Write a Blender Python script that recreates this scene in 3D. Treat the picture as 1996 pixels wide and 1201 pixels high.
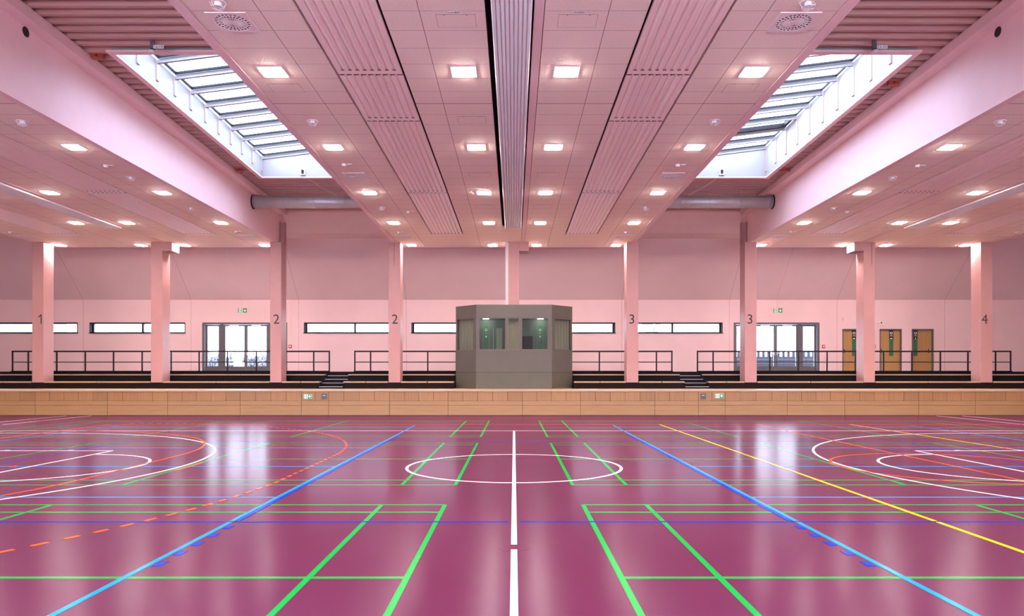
import bpy, math, random
from mathutils import Vector
random.seed(7)
for o in list(bpy.data.objects): bpy.data.objects.remove(o)
S = bpy.context.scene
COL = S.collection

# ------------------------------------------------------------------ camera, world, exposure
F = 1386.1
cd = bpy.data.cameras.new('camera'); cam = bpy.data.objects.new('camera', cd); COL.objects.link(cam)
cam.location = (0, 0, 1.58); cam.rotation_euler = (math.pi/2, 0, 0)
cd.lens = 25.0; cd.sensor_width = 36.0; cd.sensor_fit = 'HORIZONTAL'
cd.shift_x = -0.002; cd.shift_y = 0.0639; cd.clip_end = 400
S.camera = cam
S.view_settings.view_transform = 'Standard'; S.view_settings.look = 'None'
S.view_settings.gamma = 1; S.view_settings.exposure = 2.25; S.view_settings.use_curve_mapping = False
SKY = 2.55; LAMP = 62.0
w = bpy.data.worlds.new('overcast_sky'); S.world = w; w.use_nodes = True
nt = w.node_tree; bg = nt.nodes['Background']
tc = nt.nodes.new('ShaderNodeTexCoord'); sp = nt.nodes.new('ShaderNodeSeparateXYZ'); cr = nt.nodes.new('ShaderNodeValToRGB')
nt.links.new(tc.outputs['Generated'], sp.inputs[0]); nt.links.new(sp.outputs['Z'], cr.inputs[0]); nt.links.new(cr.outputs[0], bg.inputs[0])
cr.color_ramp.elements[0].position = 0.0; cr.color_ramp.elements[0].color = (1.30, 1.48, 1.75, 1)
cr.color_ramp.elements[1].position = 0.42; cr.color_ramp.elements[1].color = (0.84, 1.00, 1.46, 1)
bg.inputs[1].default_value = SKY

# ------------------------------------------------------------------ materials
def lin(c): return tuple(((v/255+0.055)/1.055)**2.4 if v > 10 else v/255/12.92 for v in c)
def mat(name, rgb, rough=0.6, metal=0.0, noise=0.0, nscale=8.0, bump=0.0, bscale=60.0, spec=0.5):
    m = bpy.data.materials.new(name); m.use_nodes = True; n = m.node_tree; p = n.nodes['Principled BSDF']
    p.inputs['Base Color'].default_value = (*rgb, 1); p.inputs['Roughness'].default_value = rough
    p.inputs['Metallic'].default_value = metal; p.inputs['Specular IOR Level'].default_value = spec
    t = n.nodes.new('ShaderNodeTexCoord')
    if noise > 0:
        z = n.nodes.new('ShaderNodeTexNoise'); z.inputs['Scale'].default_value = nscale; z.inputs['Detail'].default_value = 4
        n.links.new(t.outputs['Object'], z.inputs['Vector'])
        r = n.nodes.new('ShaderNodeValToRGB'); n.links.new(z.outputs['Fac'], r.inputs[0])
        r.color_ramp.elements[0].position = 0.3; r.color_ramp.elements[1].position = 0.7
        r.color_ramp.elements[0].color = tuple(c*(1-noise) for c in rgb)+(1,)
        r.color_ramp.elements[1].color = tuple(min(1, c*(1+noise)) for c in rgb)+(1,)
        n.links.new(r.outputs[0], p.inputs['Base Color'])
    if bump > 0:
        z2 = n.nodes.new('ShaderNodeTexNoise'); z2.inputs['Scale'].default_value = bscale; z2.inputs['Detail'].default_value = 3
        n.links.new(t.outputs['Object'], z2.inputs['Vector'])
        b = n.nodes.new('ShaderNodeBump'); b.inputs['Strength'].default_value = bump; b.inputs['Distance'].default_value = 0.01
        n.links.new(z2.outputs['Fac'], b.inputs['Height']); n.links.new(b.outputs[0], p.inputs['Normal'])
    return m
def emit(name, rgb, s):
    m = bpy.data.materials.new(name); m.use_nodes = True; n = m.node_tree
    n.nodes.remove(n.nodes['Principled BSDF']); e = n.nodes.new('ShaderNodeEmission')
    e.inputs[0].default_value = (*rgb, 1); e.inputs[1].default_value = s
    n.links.new(e.outputs[0], n.nodes['Material Output'].inputs[0]); return m
def glassmat(name, tint, refl):
    m = bpy.data.materials.new(name); m.use_nodes = True; n = m.node_tree
    n.nodes.remove(n.nodes['Principled BSDF'])
    t = n.nodes.new('ShaderNodeBsdfTransparent'); t.inputs[0].default_value = (*tint, 1)
    g = n.nodes.new('ShaderNodeBsdfGlossy'); g.inputs['Roughness'].default_value = 0.02
    lw = n.nodes.new('ShaderNodeLayerWeight'); lw.inputs[0].default_value = 0.5
    pw_ = math_node(n, 'POWER', lw.outputs['Facing'], 4.0)
    x = n.nodes.new('ShaderNodeMixShader'); n.links.new(math_node(n, 'MULTIPLY_ADD', pw_, refl, 0.02), x.inputs[0])
    n.links.new(t.outputs[0], x.inputs[1]); n.links.new(g.outputs[0], x.inputs[2])
    n.links.new(x.outputs[0], n.nodes['Material Output'].inputs[0]); return m
def math_node(n, op, a, b=None, c=None):
    q = n.nodes.new('ShaderNodeMath'); q.operation = op
    for i, v in enumerate((a, b, c)):
        if v is None: continue
        if isinstance(v, (int, float)): q.inputs[i].default_value = v
        else: n.links.new(v, q.inputs[i])
    return q.outputs[0]
def base_with_lines(m, linefac, dark):
    n = m.node_tree; p = n.nodes['Principled BSDF']; inp = p.inputs['Base Color']
    mx = n.nodes.new('ShaderNodeMix'); mx.data_type = 'RGBA'
    if inp.links: n.links.new(inp.links[0].from_socket, mx.inputs['A'])
    else: mx.inputs['A'].default_value = inp.default_value
    mx.inputs['B'].default_value = (*dark, 1); n.links.new(linefac, mx.inputs['Factor'])
    n.links.new(mx.outputs['Result'], inp)
def objxyz(n):
    t = n.nodes.new('ShaderNodeTexCoord'); s = n.nodes.new('ShaderNodeSeparateXYZ'); n.links.new(t.outputs['Object'], s.inputs[0])
    return s.outputs

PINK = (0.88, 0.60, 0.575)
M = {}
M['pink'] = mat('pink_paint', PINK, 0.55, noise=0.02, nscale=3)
M['pillar'] = mat('pink_paint_shaded', (0.43, 0.215, 0.21), 0.55, noise=0.03, nscale=3)  # building pink, with the weaker light on the pillar fronts put into the colour
M['wall'] = mat('pink_wall_paint', (0.80, 0.545, 0.555), 0.65, noise=0.03, nscale=0.8)
n = M['wall'].node_tree; o = objxyz(n)
d = math_node(n, 'PINGPONG', o[0], 2.65); d2 = math_node(n, 'PINGPONG', math_node(n, 'ADD', o[0], 2.65), 2.65)
lf = math_node(n, 'LESS_THAN', math_node(n, 'SUBTRACT', 2.65, d), 0.012)
d = math_node(n, 'PINGPONG', o[0], 5.3)
d = math_node(n, 'MODULO', math_node(n, 'ADD', math_node(n, 'ABSOLUTE', o[0]), 2.65), 5.3)
lf = math_node(n, 'LESS_THAN', math_node(n, 'ABSOLUTE', math_node(n, 'SUBTRACT', d, 2.65)), 0.010)
base_with_lines(M['wall'], lf, (0.52, 0.32, 0.33))
# wood-wool acoustic tile ceiling (object space: bay centre at x = 0)
M['tile'] = mat('acoustic_tile', (0.95, 0.72, 0.61), 0.85, noise=0.12, nscale=55, bump=0.6, bscale=90)
n = M['tile'].node_tree; o = objxyz(n)
my = math_node(n, 'MODULO', math_node(n, 'ADD', o[1], -14.28+0.609*40), 0.609)
l1 = math_node(n, 'LESS_THAN', my, 0.007)
ax = math_node(n, 'ABSOLUTE', o[0])
l2 = math_node(n, 'LESS_THAN', math_node(n, 'ABSOLUTE', math_node(n, 'SUBTRACT', ax, 1.42)), 0.005)
l3 = math_node(n, 'LESS_THAN', math_node(n, 'ABSOLUTE', math_node(n, 'SUBTRACT', ax, 3.80)), 0.005)
l4 = math_node(n, 'LESS_THAN', math_node(n, 'ABSOLUTE', math_node(n, 'SUBTRACT', o[1], 14.28)), 0.012)
base_with_lines(M['tile'], math_node(n, 'MAXIMUM', math_node(n, 'MAXIMUM', l1, l2), math_node(n, 'MAXIMUM', l3, l4)), (0.24, 0.08, 0.09))
M['panel'] = mat('pink_metal_panel', (0.93, 0.70, 0.64), 0.35, spec=0.5)
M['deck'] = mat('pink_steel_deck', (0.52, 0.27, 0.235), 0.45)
M['black'] = mat('black_void', (0.006, 0.005, 0.006), 0.8)
M['dark'] = mat('near_black_brown', (0.008, 0.004, 0.005), 0.8, noise=0.2, spec=0.15)
M['frame'] = mat('black_frame', (0.012, 0.009, 0.012), 0.5, spec=0.2)
M['grey_frame'] = mat('grey_metal_frame', (0.11, 0.10, 0.11), 0.4)
M['rail'] = mat('dark_red_brown_rail', (0.016, 0.007, 0.008), 0.45, spec=0.25)
M['white'] = mat('white_paint', (0.36, 0.335, 0.31), 0.5)
M['batten'] = mat('pale_pink_batten', (0.50, 0.36, 0.35), 0.5)
M['ventm'] = mat('pinkish_white_vent', (0.88, 0.68, 0.65), 0.45)
M['whitebox'] = mat('white_plastic', (0.78, 0.72, 0.74), 0.4)
M['curtain'] = mat('grey_curtain', (0.90, 0.90, 0.88), 0.7)
M['cabcurtain'] = mat('dull_grey_curtain', (0.34, 0.30, 0.28), 0.7)
M['duct'] = mat('galvanised_steel', (0.55, 0.53, 0.52), 0.38, metal=0.35, noise=0.08, nscale=2)
M['cabin'] = mat('grey_brown_metal', (0.092, 0.080, 0.068), 0.42, noise=0.05, nscale=2, metal=0.2)
M['cabinlow'] = mat('grey_brown_metal_base', (0.086, 0.077, 0.057), 0.4, noise=0.06, nscale=2, metal=0.2)
M['red'] = mat('red_plastic', (0.50, 0.03, 0.03), 0.4)
M['orangered'] = mat('orange_red_box', (0.42, 0.06, 0.03), 0.5)
M['green'] = mat('sign_green', (0.0, 0.27, 0.10), 0.4)
M['dgreen'] = mat('dark_green_strip', (0.03, 0.13, 0.07), 0.4)
M['swhite'] = mat('sign_white', (0.85, 0.85, 0.85), 0.4)
M['steel'] = mat('brushed_steel', (0.5, 0.5, 0.52), 0.3, metal=0.9)
M['nosing'] = mat('grey_nosing', (0.35, 0.36, 0.40), 0.4)
M['num'] = mat('black_number', (0.012, 0.01, 0.012), 0.6)
M['alu'] = mat('blue_grey_aluminium', (0.40, 0.48, 0.55), 0.35, metal=0.2)
M['hatch'] = mat('hatch_line', (0.20, 0.09, 0.09), 0.8)
M['ground'] = mat('pale_ground', (0.30, 0.32, 0.34), 0.9, noise=0.1, nscale=0.5)
M['bounce_ground'] = mat('pale_bounce_ground', (0.94, 0.88, 0.80), 0.9, noise=0.08, nscale=0.5)
M['sky_blocker'] = mat('brown_sky_blocker', (0.22, 0.15, 0.12), 0.9, noise=0.2)
M['hedge'] = mat('grey_hedge', (0.17, 0.165, 0.16), 0.9, noise=0.2, nscale=3)
M['facade'] = mat('pale_facade', (0.20, 0.21, 0.22), 0.8, noise=0.1)
M['fence'] = mat('dark_fence', (0.004, 0.004, 0.006), 0.6)
M['teal'] = mat('pale_teal_facade', (0.06, 0.14, 0.15), 0.6)
M['glass'] = glassmat('clear_glass', (0.97, 0.99, 1.0), 0.4)
M['tint'] = glassmat('tinted_cabin_glass', (0.80, 0.84, 0.80), 0.5)
M['lamp'] = emit('lamp_diffuser', (1.0, 0.88, 0.84), LAMP)
M['lampframe'] = mat('lamp_frame', (0.80, 0.74, 0.86), 0.4)
M['ilamp'] = emit('cabin_lamp', (0.85, 1.0, 0.92), 9)
def wood(name, a, b, along='x'):
    m = mat(name, a, 0.42); n = m.node_tree; p = n.nodes['Principled BSDF']
    t = n.nodes.new('ShaderNodeTexCoord'); mp = n.nodes.new('ShaderNodeMapping')
    mp.inputs['Scale'].default_value = (1.2, 6, 40) if along == 'x' else (40, 6, 1.2)
    z = n.nodes.new('ShaderNodeTexNoise'); z.inputs['Scale'].default_value = 1.0; z.inputs['Detail'].default_value = 5
    n.links.new(t.outputs['Object'], mp.inputs[0]); n.links.new(mp.outputs[0], z.inputs['Vector'])
    oi = n.nodes.new('ShaderNodeNewGeometry')
    r = n.nodes.new('ShaderNodeValToRGB'); n.links.new(z.outputs['Fac'], r.inputs[0])
    r.color_ramp.elements[0].position = 0.3; r.color_ramp.elements[1].position = 0.72
    r.color_ramp.elements[0].color = (*a, 1); r.color_ramp.elements[1].color = (*b, 1)
    hsv = n.nodes.new('ShaderNodeHueSaturation'); n.links.new(r.outputs[0], hsv.inputs['Color'])
    v = math_node(n, 'MULTIPLY_ADD', oi.outputs['Random Per Island'], 0.22, 0.88)
    n.links.new(v, hsv.inputs['Value']); n.links.new(hsv.outputs[0], p.inputs['Base Color']); return m
M['wood'] = wood('beech_panel', (0.29, 0.150, 0.060), (0.36, 0.200, 0.088))
M['woodv'] = wood('beech_panel_upright_grain', (0.255, 0.120, 0.047), (0.33, 0.172, 0.073), 'z')
M['woodlight'] = wood('light_wood_board', (0.42, 0.27, 0.155), (0.50, 0.33, 0.20))
M['wooddoor'] = wood('light_wood_door', (0.38, 0.19, 0.065), (0.45, 0.245, 0.095), 'z')
M['beige'] = wood('beige_veneer', (0.30, 0.22, 0.17), (0.42, 0.32, 0.25), 'z')
# sports floor
fm = mat('raspberry_sports_floor', (0.086, 0.0115, 0.038), 0.2, noise=0.04, nscale=0.6, spec=0.34); M['floor'] = fm
n = fm.node_tree; p = n.nodes['Principled BSDF']; t = n.nodes.new('ShaderNodeTexCoord')
z = n.nodes.new('ShaderNodeTexNoise'); z.inputs['Scale'].default_value = 0.9; z.inputs['Detail'].default_value = 6
n.links.new(t.outputs['Object'], z.inputs['Vector'])
n.links.new(math_node(n, 'MULTIPLY_ADD', z.outputs['Fac'], 0.03, 0.17), p.inputs['Roughness'])
vo = n.nodes.new('ShaderNodeTexVoronoi'); vo.inputs['Scale'].default_value = 5.0; n.links.new(t.outputs['Object'], vo.inputs['Vector'])
sl = math_node(n, 'LESS_THAN', vo.outputs['Distance'], 0.010)
base_with_lines(fm, math_node(n, 'MULTIPLY', sl, 0.35), (0.5, 0.3, 0.35))
def soft_gloss(m, rough):
    n = m.node_tree; p = n.nodes['Principled BSDF']; out = n.nodes['Material Output']
    d = n.nodes.new('ShaderNodeBsdfDiffuse'); g = n.nodes.new('ShaderNodeBsdfGlossy'); g.inputs['Roughness'].default_value = rough; g.inputs[0].default_value = (1, 1, 1, 1)
    i = p.inputs['Base Color']
    if i.links: n.links.new(i.links[0].from_socket, d.inputs[0])
    else: d.inputs[0].default_value = i.default_value
    lw = n.nodes.new('ShaderNodeLayerWeight'); lw.inputs[0].default_value = 0.5
    f = math_node(n, 'MULTIPLY_ADD', math_node(n, 'POWER', lw.outputs['Facing'], 6.0), 0.24, 0.006)
    x = n.nodes.new('ShaderNodeMixShader'); n.links.new(f, x.inputs[0]); n.links.new(d.outputs[0], x.inputs[1]); n.links.new(g.outputs[0], x.inputs[2])
    n.links.new(x.outputs[0], out.inputs[0]); n.nodes.remove(p); return m
soft_gloss(fm, 0.2)
def paint(name, rgb): return soft_gloss(mat(name, rgb, 0.26), 0.2)
M['Lw'] = paint('white_line', (0.56, 0.56, 0.57)); M['Lg'] = paint('green_line', (0.0, 0.235, 0.028))
M['Ll'] = paint('light_blue_line', (0.0, 0.18, 0.46)); M['Lb'] = paint('dark_blue_line', (0.0, 0.020, 0.27))
M['Lo'] = paint('orange_line', (0.50, 0.065, 0.010)); M['Ly'] = paint('yellow_line', (0.55, 0.38, 0.0))

# ------------------------------------------------------------------ mesh helpers
class B:
    def __init__(s): s.v = []; s.f = []
    def poly(s, pts):
        k = len(s.v); s.v += [tuple(q) for q in pts]; s.f.append(tuple(range(k, k+len(pts)))); return s
    def box(s, x0, x1, y0, y1, z0, z1):
        k = len(s.v)
        s.v += [(x0,y0,z0),(x1,y0,z0),(x1,y1,z0),(x0,y1,z0),(x0,y0,z1),(x1,y0,z1),(x1,y1,z1),(x0,y1,z1)]
        s.f += [tuple(k+i for i in q) for q in ((0,3,2,1),(4,5,6,7),(0,1,5,4),(1,2,6,5),(2,3,7,6),(3,0,4,7))]; return s
    def prism(s, pts, axis, a, b):       # polygon extruded along an axis; pts are the two other coordinates
        k = len(s.v); m = len(pts)
        def P(u, v, w): return {'x': (w, u, v), 'y': (u, w, v), 'z': (u, v, w)}[axis]
        s.v += [P(u, v, a) for u, v in pts] + [P(u, v, b) for u, v in pts]
        s.f.append(tuple(range(k, k+m))); s.f.append(tuple(range(k+2*m-1, k+m-1, -1)))
        for i in range(m):
            j = (i+1) % m; s.f.append((k+i, k+m+i, k+m+j, k+j))
        return s
    def strip(s, pts, axis, a, b):       # open profile extruded (sheet)
        def P(u, v, w): return {'x': (w, u, v), 'y': (u, w, v), 'z': (u, v, w)}[axis]
        k = len(s.v); m = len(pts)
        s.v += [P(u, v, a) for u, v in pts] + [P(u, v, b) for u, v in pts]
        for i in range(m-1): s.f.append((k+i, k+i+1, k+m+i+1, k+m+i))
        return s
    def tube(s, p0, p1, r, n=12, r2=None):
        p0 = Vector(p0); p1 = Vector(p1); d = (p1-p0).normalized(); r2 = r if r2 is None else r2
        a = d.cross(Vector((0, 0, 1))); a = Vector((1, 0, 0)) if a.length < 1e-4 else a.normalized(); b = d.cross(a)
        k = len(s.v)
        for p, rr in ((p0, r), (p1, r2)):
            for i in range(n):
                t = 2*math.pi*i/n; s.v.append(tuple(p + a*math.cos(t)*rr + b*math.sin(t)*rr))
        for i in range(n):
            j = (i+1) % n; s.f.append((k+i, k+j, k+n+j, k+n+i))
        s.f.append(tuple(range(k+n-1, k-1, -1))); s.f.append(tuple(range(k+n, k+2*n))); return s
    def path(s, pts, r, n=8):
        for a, b in zip(pts[:-1], pts[1:]): s.tube(a, b, r, n)
        return s
    def ring(s, c, r0, r1, z0, z1, n=32, a0=0.0, a1=2*math.pi):   # annulus in the xy plane with height
        full = abs(a1-a0-2*math.pi) < 1e-6; m = n if full else n+1
        k = len(s.v)
        for i in range(m):
            t = a0+(a1-a0)*i/n; cx, sy = math.cos(t), math.sin(t)
            s.v += [(c[0]+cx*r0, c[1]+sy*r0, z0), (c[0]+cx*r1, c[1]+sy*r1, z0), (c[0]+cx*r1, c[1]+sy*r1, z1), (c[0]+cx*r0, c[1]+sy*r0, z1)]
        for i in range(n):
            p = k+4*i; q = k+4*((i+1) % m)
            for e in range(4):
                g = (e+1) % 4; s.f.append((p+e, q+e, q+g, p+g))
        if not full:
            s.f.append((k, k+1, k+2, k+3)); e = k+4*n; s.f.append((e+3, e+2, e+1, e))
        return s
    def build(s, name, m, parent=None, loc=(0, 0, 0), bev=0.0, smooth=False):
        me = bpy.data.meshes.new(name); me.from_pydata(s.v, [], s.f); me.update()
        import bmesh
        bm = bmesh.new(); bm.from_mesh(me); bmesh.ops.recalc_face_normals(bm, faces=bm.faces); bm.to_mesh(me); bm.free()
        me.materials.append(m); ob = bpy.data.objects.new(name, me); COL.objects.link(ob); ob.location = loc
        if smooth:
            for q in me.polygons: q.use_smooth = len(q.vertices) == 4
        if parent: ob.parent = parent
        if bev > 0:
            b = ob.modifiers.new('bevel', 'BEVEL'); b.width = bev; b.segments = 2; b.limit_method = 'ANGLE'
        return ob
def tag(o, label=None, cat=None, group=None, kind=None):
    if label: o['label'] = label
    if cat: o['category'] = cat
    if group: o['group'] = group
    if kind: o['kind'] = kind
    return o
def empty(name, loc, label=None, cat=None, group=None, kind=None):
    o = bpy.data.objects.new(name, None); COL.objects.link(o); o.location = loc; o.empty_display_size = 0.1
    return tag(o, label, cat, group, kind)
def copy_tree(o, parent=None):
    kids = [c for c in bpy.data.objects if c.parent == o]
    c = o.copy(); COL.objects.link(c); c.parent = parent
    for k in kids: copy_tree(k, c)
    return c
def text_mesh(name, s, size, m, parent, loc, rot, width=None):
    cu = bpy.data.curves.new(name+'_c', 'FONT'); cu.body = s; cu.size = size; cu.align_x = 'CENTER'; cu.align_y = 'CENTER'; cu.extrude = 0.002; cu.resolution_u = 8
    t = bpy.data.objects.new(name+'_t', cu); COL.objects.link(t)
    bpy.context.view_layer.update()
    me = bpy.data.meshes.new_from_object(t.evaluated_get(bpy.context.evaluated_depsgraph_get()))
    bpy.data.objects.remove(t)
    # centre on the glyph's box
    xs = [v.co.x for v in me.vertices]; ys = [v.co.y for v in me.vertices]; cx, cy = (min(xs)+max(xs))/2, (min(ys)+max(ys))/2
    sc = size/(max(ys)-min(ys)); sx = sc if width is None else width/(max(xs)-min(xs))
    for v in me.vertices: v.co.x = (v.co.x-cx)*sx; v.co.y = (v.co.y-cy)*sc
    me.materials.clear(); me.materials.append(m)
    ob = bpy.data.objects.new(name, me); COL.objects.link(ob); ob.location = loc; ob.rotation_euler = rot
    if parent: ob.parent = parent
    return ob
FACE = (math.pi/2, 0, 0)       # text standing upright facing the camera side (-y)

# ------------------------------------------------------------------ main dimensions
ZC = 7.0                       # tile ceiling
XW = 28.0; Y0 = -2.8; YF = 26.7; YW = 35.0
BAYS = [(-14.84, 'left'), (0.0, 'central'), (14.75, 'right')]; HB = 5.02
def zr(y): return 8.78 - 0.0225*(y-14.2)        # underside of the roof deck, falling away from the camera
def tz(y): return zr(y)

# ------------------------------------------------------------------ floor and court lines
fl = B().box(-XW, XW, Y0, YW+0.35, -0.2, 0.0).build('floor', M['floor']); tag(fl, kind='structure')
CY = 12.07; LW = 0.05
_layer = [0]
def line(x0, y0, x1, y1, m, w=LW, label=None, lift=0):
    z = 0.0006 + 0.0005*lift
    d = Vector((x1-x0, y1-y0)); d.normalize(); nx, ny = -d.y*w/2, d.x*w/2
    b = B(); b.prism([(x0+nx, y0+ny), (x1+nx, y1+ny), (x1-nx, y1-ny), (x0-nx, y0-ny)], 'z', 0.0001, z)
    return tag(b.build('court_line', m, fl), label)
def arc(c, r, a0, a1, m, label, lift, dash=None, w=LW, name='court_arc'):
    b = B(); z = 0.0006+0.0005*lift
    if dash is None: b.ring(c, r-w/2, r+w/2, 0.0001, z, 128, a0, a1)
    return tag(b.build(name, m, fl), label)
# white basketball court
LWH = 'white basketball marking'
line(0, 6.56, 0, CY+7.5, M['Lw'], 0.055, 'white centre line', 5)
line(0, Y0+1, 0, 6.37, M['Lw'], 0.055, 'white centre line', 5)
line(-14, CY+7.5, 14, CY+7.5, M['Lw'], LW, LWH, 3)
for s in (-1, 1):
    line(s*14, Y0+0.5, s*14, CY+7.5, M['Lw'], LW, LWH, 3)
    line(s*14, CY+2.45, s*8.2, CY+2.45, M['Lw'], LW, LWH, 3); line(s*14, CY-2.45, s*8.2, CY-2.45, M['Lw'], LW, LWH, 3)
    line(s*8.2, CY-2.45, s*8.2, CY+2.45, M['Lw'], LW, LWH, 3)
    a = (-math.pi/2, math.pi/2) if s < 0 else (math.pi/2, 3*math.pi/2)
    arc((s*8.2, CY), 1.8, a[0], a[1], M['Lw'], 'white free throw arc', 3)
    arc((s*12.4, CY), 6.75, a[0], a[1], M['Lw'], 'white three point arc', 3)
    for sy in (-1, 1): line(s*14, CY+sy*6.75, s*12.4, CY+sy*6.75, M['Lw'], LW, LWH, 3)
    for xk in (9.1, 10.4): line(s*xk, CY+2.45, s*xk, CY+2.55, M['Lw'], 0.1, LWH, 3)
    line(s*15.75, 21.9, s*15.75, 26.5, M['Lw'], LW, 'white line near the wooden front', 2)
    line(s*16.7, 21.9, s*16.7, 26.5, M['Lw'], LW, 'white line near the wooden front', 2)
arc((0, CY), 1.8, 0, 2*math.pi, M['Lw'], 'white centre circle', 4)
# green badminton courts: three deep, mirrored left and right
LGN = 'green badminton marking'
for s in (-1, 1):
    xs = [0.83, 1.59, 5.55, 9.51, 13.47, 14.23]
    for a0, a1 in ((2.45, 8.55), (10.07, 16.17), (17.65, 23.75)):
        for i, x in enumerate(xs): line(s*x, a0, s*x, a1, M['Lg'], LW, LGN, 2)
        c = (a0+a1)/2
        for y in (a0, a0+0.46, a1-0.46, a1): line(s*0.83, y, s*14.23, y, M['Lg'], LW*0.9, LGN, 1)
        line(s*0.83, c, s*5.55, c, M['Lg'], LW, LGN, 1); line(s*9.51, c, s*14.23, c, M['Lg'], LW, LGN, 1)
# dark blue volleyball court
LDB = 'dark blue volleyball marking'
for s in (-1, 1):
    line(s*0.06, CY-4.5, s*9, CY-4.5, M['Lb'], LW, LDB, 6); line(s*0.06, CY+4.5, s*9, CY+4.5, M['Lb'], LW, LDB, 0)
    line(s*9, CY-4.5, s*9, CY+4.5, M['Lb'], LW, LDB, 0)
    line(s*2.955, CY-4.5, s*2.955, CY+4.5, M['Lb'], 0.055, LDB, 6)
    line(s*9, CY-4.5, s*20, CY-4.5, M['Lb'], LW, LDB, 5)
    for k in range(5):
        for sg in (-1, 1):
            y = CY+sg*(4.5+0.2+k*0.35); line(s*2.93, y, s*2.93, y+sg*0.15, M['Lb'], 0.07, 'dark blue dash of the attack line', 6)
# light blue cross courts
LLB = 'light blue cross court marking'
for s in (-1, 1):
    line(s*3.015, CY-14, s*3.015, CY+9.5, M['Ll'], 0.05, LLB, 5); line(s*12, CY-9, s*12, CY+9.5, M['Ll'], LW, LLB, 2)
    for y in (CY-3, CY, CY+3, CY+9): line(s*3, y, s*12, y, M['Ll'], LW, LLB, 2)
    for y in (CY-3,): line(s*12, y, s*18, y, M['Ll'], LW, LLB, 2)
# orange handball court 40 x 20 from x = -12.5
LOR = 'orange handball marking'
line(-12.5, CY+10, 24, CY+10, M['Lo'], LW, LOR, 3); line(-12.5, Y0+0.5, -12.5, CY+10, M['Lo'], LW, LOR, 3)
line(7.5, Y0+0.5, 7.5, CY+10, M['Lo'], LW, LOR, 4); arc((7.5, CY), 1.95, 0, 2*math.pi, M['Lo'], 'orange circle', 4)
arc((-12.5, CY+1.5), 6.05, 0, math.pi/2, M['Lo'], 'orange goal area arc', 5); arc((-12.5, CY-1.5), 6.05, -math.pi/2, 0, M['Lo'], 'orange goal area arc', 5)
line(-6.45, CY-1.5, -6.45, CY+1.5, M['Lo'], LW, LOR, 5)
line(-5.5, CY-0.5, -5.5, CY+0.5, M['Lo'], LW, 'orange seven metre mark', 5); line(-8.5, CY-0.08, -8.5, CY+0.08, M['Lo'], LW, LOR, 5)
dash_pts = []
R9 = 9.05; half = math.pi/2*R9; tot = 2*half+3.0
def at9(s):
    if s < half: t = -math.pi/2 + s/R9; return (-12.5+R9*math.cos(t), CY-1.5+R9*math.sin(t))
    if s < half+3: return (-12.5+R9, CY-1.5+(s-half))
    t = (s-half-3)/R9; return (-12.5+R9*math.cos(t), CY+1.5+R9*math.sin(t))
b = B(); s_ = 0.1
while s_ < tot-0.2:
    (x0, y0), (x1, y1) = at9(s_), at9(s_+0.15)
    d = Vector((x1-x0, y1-y0)).normalized(); nx, ny = -d.y*0.027, d.x*0.027
    b.prism([(x0+nx, y0+ny), (x1+nx, y1+ny), (x1-nx, y1-ny), (x0-nx, y0-ny)], 'z', 0.0001, 0.0042); s_ += 0.30
tag(b.build('dashed_court_arc', M['Lo'], fl), 'dashed orange free throw arc', kind='stuff')
line(4.5, Y0+0.5, 4.5, CY+10, M['Ly'], LW, 'yellow line', 5); line(10.4, Y0+0.5, 10.4, CY+10, M['Ly'], LW, 'yellow line', 2)
B().ring((0, 6.465), 0.06, 0.15, 0.0001, 0.0012, 32).build('floor_socket_cover', M['floor'], fl)

# ------------------------------------------------------------------ enclosing walls
tag(B().box(-XW-0.3, -XW, Y0, YW+0.4, -0.2, 9.6).build('wall_left', M['wall']), kind='structure')
tag(B().box(XW, XW+0.3, Y0, YW+0.4, -0.2, 9.6).build('wall_right', M['wall']), kind='structure')

def holes_wall(b, x0, x1, z0, z1, y0, y1, holes):
    holes = sorted(holes); x = x0
    for (a, c, h0, h1) in holes:
        if a > x: b.box(x, a, y0, y1, z0, z1)
        a = max(a, x0)
        if h0 > z0: b.box(a, c, y0, y1, z0, h0)
        if h1 < z1: b.box(a, c, y0, y1, h1, z1)
        x = c
    if x < x1: b.box(x, x1, y0, y1, z0, z1)
K = YW/F
FILL_WIN = [(-24.0+6.9*k, -24.0+6.9*k+6.3, 0.9, 6.6) for k in range(7)]  # unseen window openings, added so fill daylight reaches the ceiling
b = B(); holes_wall(b, -XW-0.3, XW+0.3, -0.2, 9.6, Y0-0.3, Y0, FILL_WIN); tag(b.build('wall_near', M['wall']), kind='structure')
for k, (a, c, h0, h1) in enumerate(FILL_WIN):
    r = empty('window_%d' % (9+k), ((a+c)/2, Y0-0.2, h0), kind='structure'); w2 = (c-a)/2; h = h1-h0; b = B(); t = 0.06  # added window behind the camera, there for fill light
    for x0, x1, z0, z1 in ((-w2, w2, 0, t), (-w2, w2, h-t, h), (-w2, -w2+t, t, h-t), (w2-t, w2, t, h-t), (-t/2, t/2, t, h-t), (-w2+t, -t/2, h*0.6, h*0.6+t), (t/2, w2-t, h*0.6, h*0.6+t)): b.box(x0, x1, -0.03, 0.03, z0, z1)
    b.build('window_frame', M['frame'], r); B().box(-w2+t, w2-t, -0.006, 0.006, t, h-t).build('pane', M['glass'], r)
tag(B().box(-60, 60, -60, Y0-0.35, -0.4, -0.1).build('ground', M['bounce_ground']), kind='structure')  # unseen pale ground, added to bounce daylight up through the near openings
tag(B().box(-55, 55, -34, -33, -0.1, 9.5).build('wall_sky_blocker', M['sky_blocker']), kind='structure')  # unseen block, added to keep low sky light off the pillar fronts
def WX(px): return (px-1002)*K
ZP = 1.66; ZS = 5.2; WZ = (3.58, 4.09)
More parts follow.
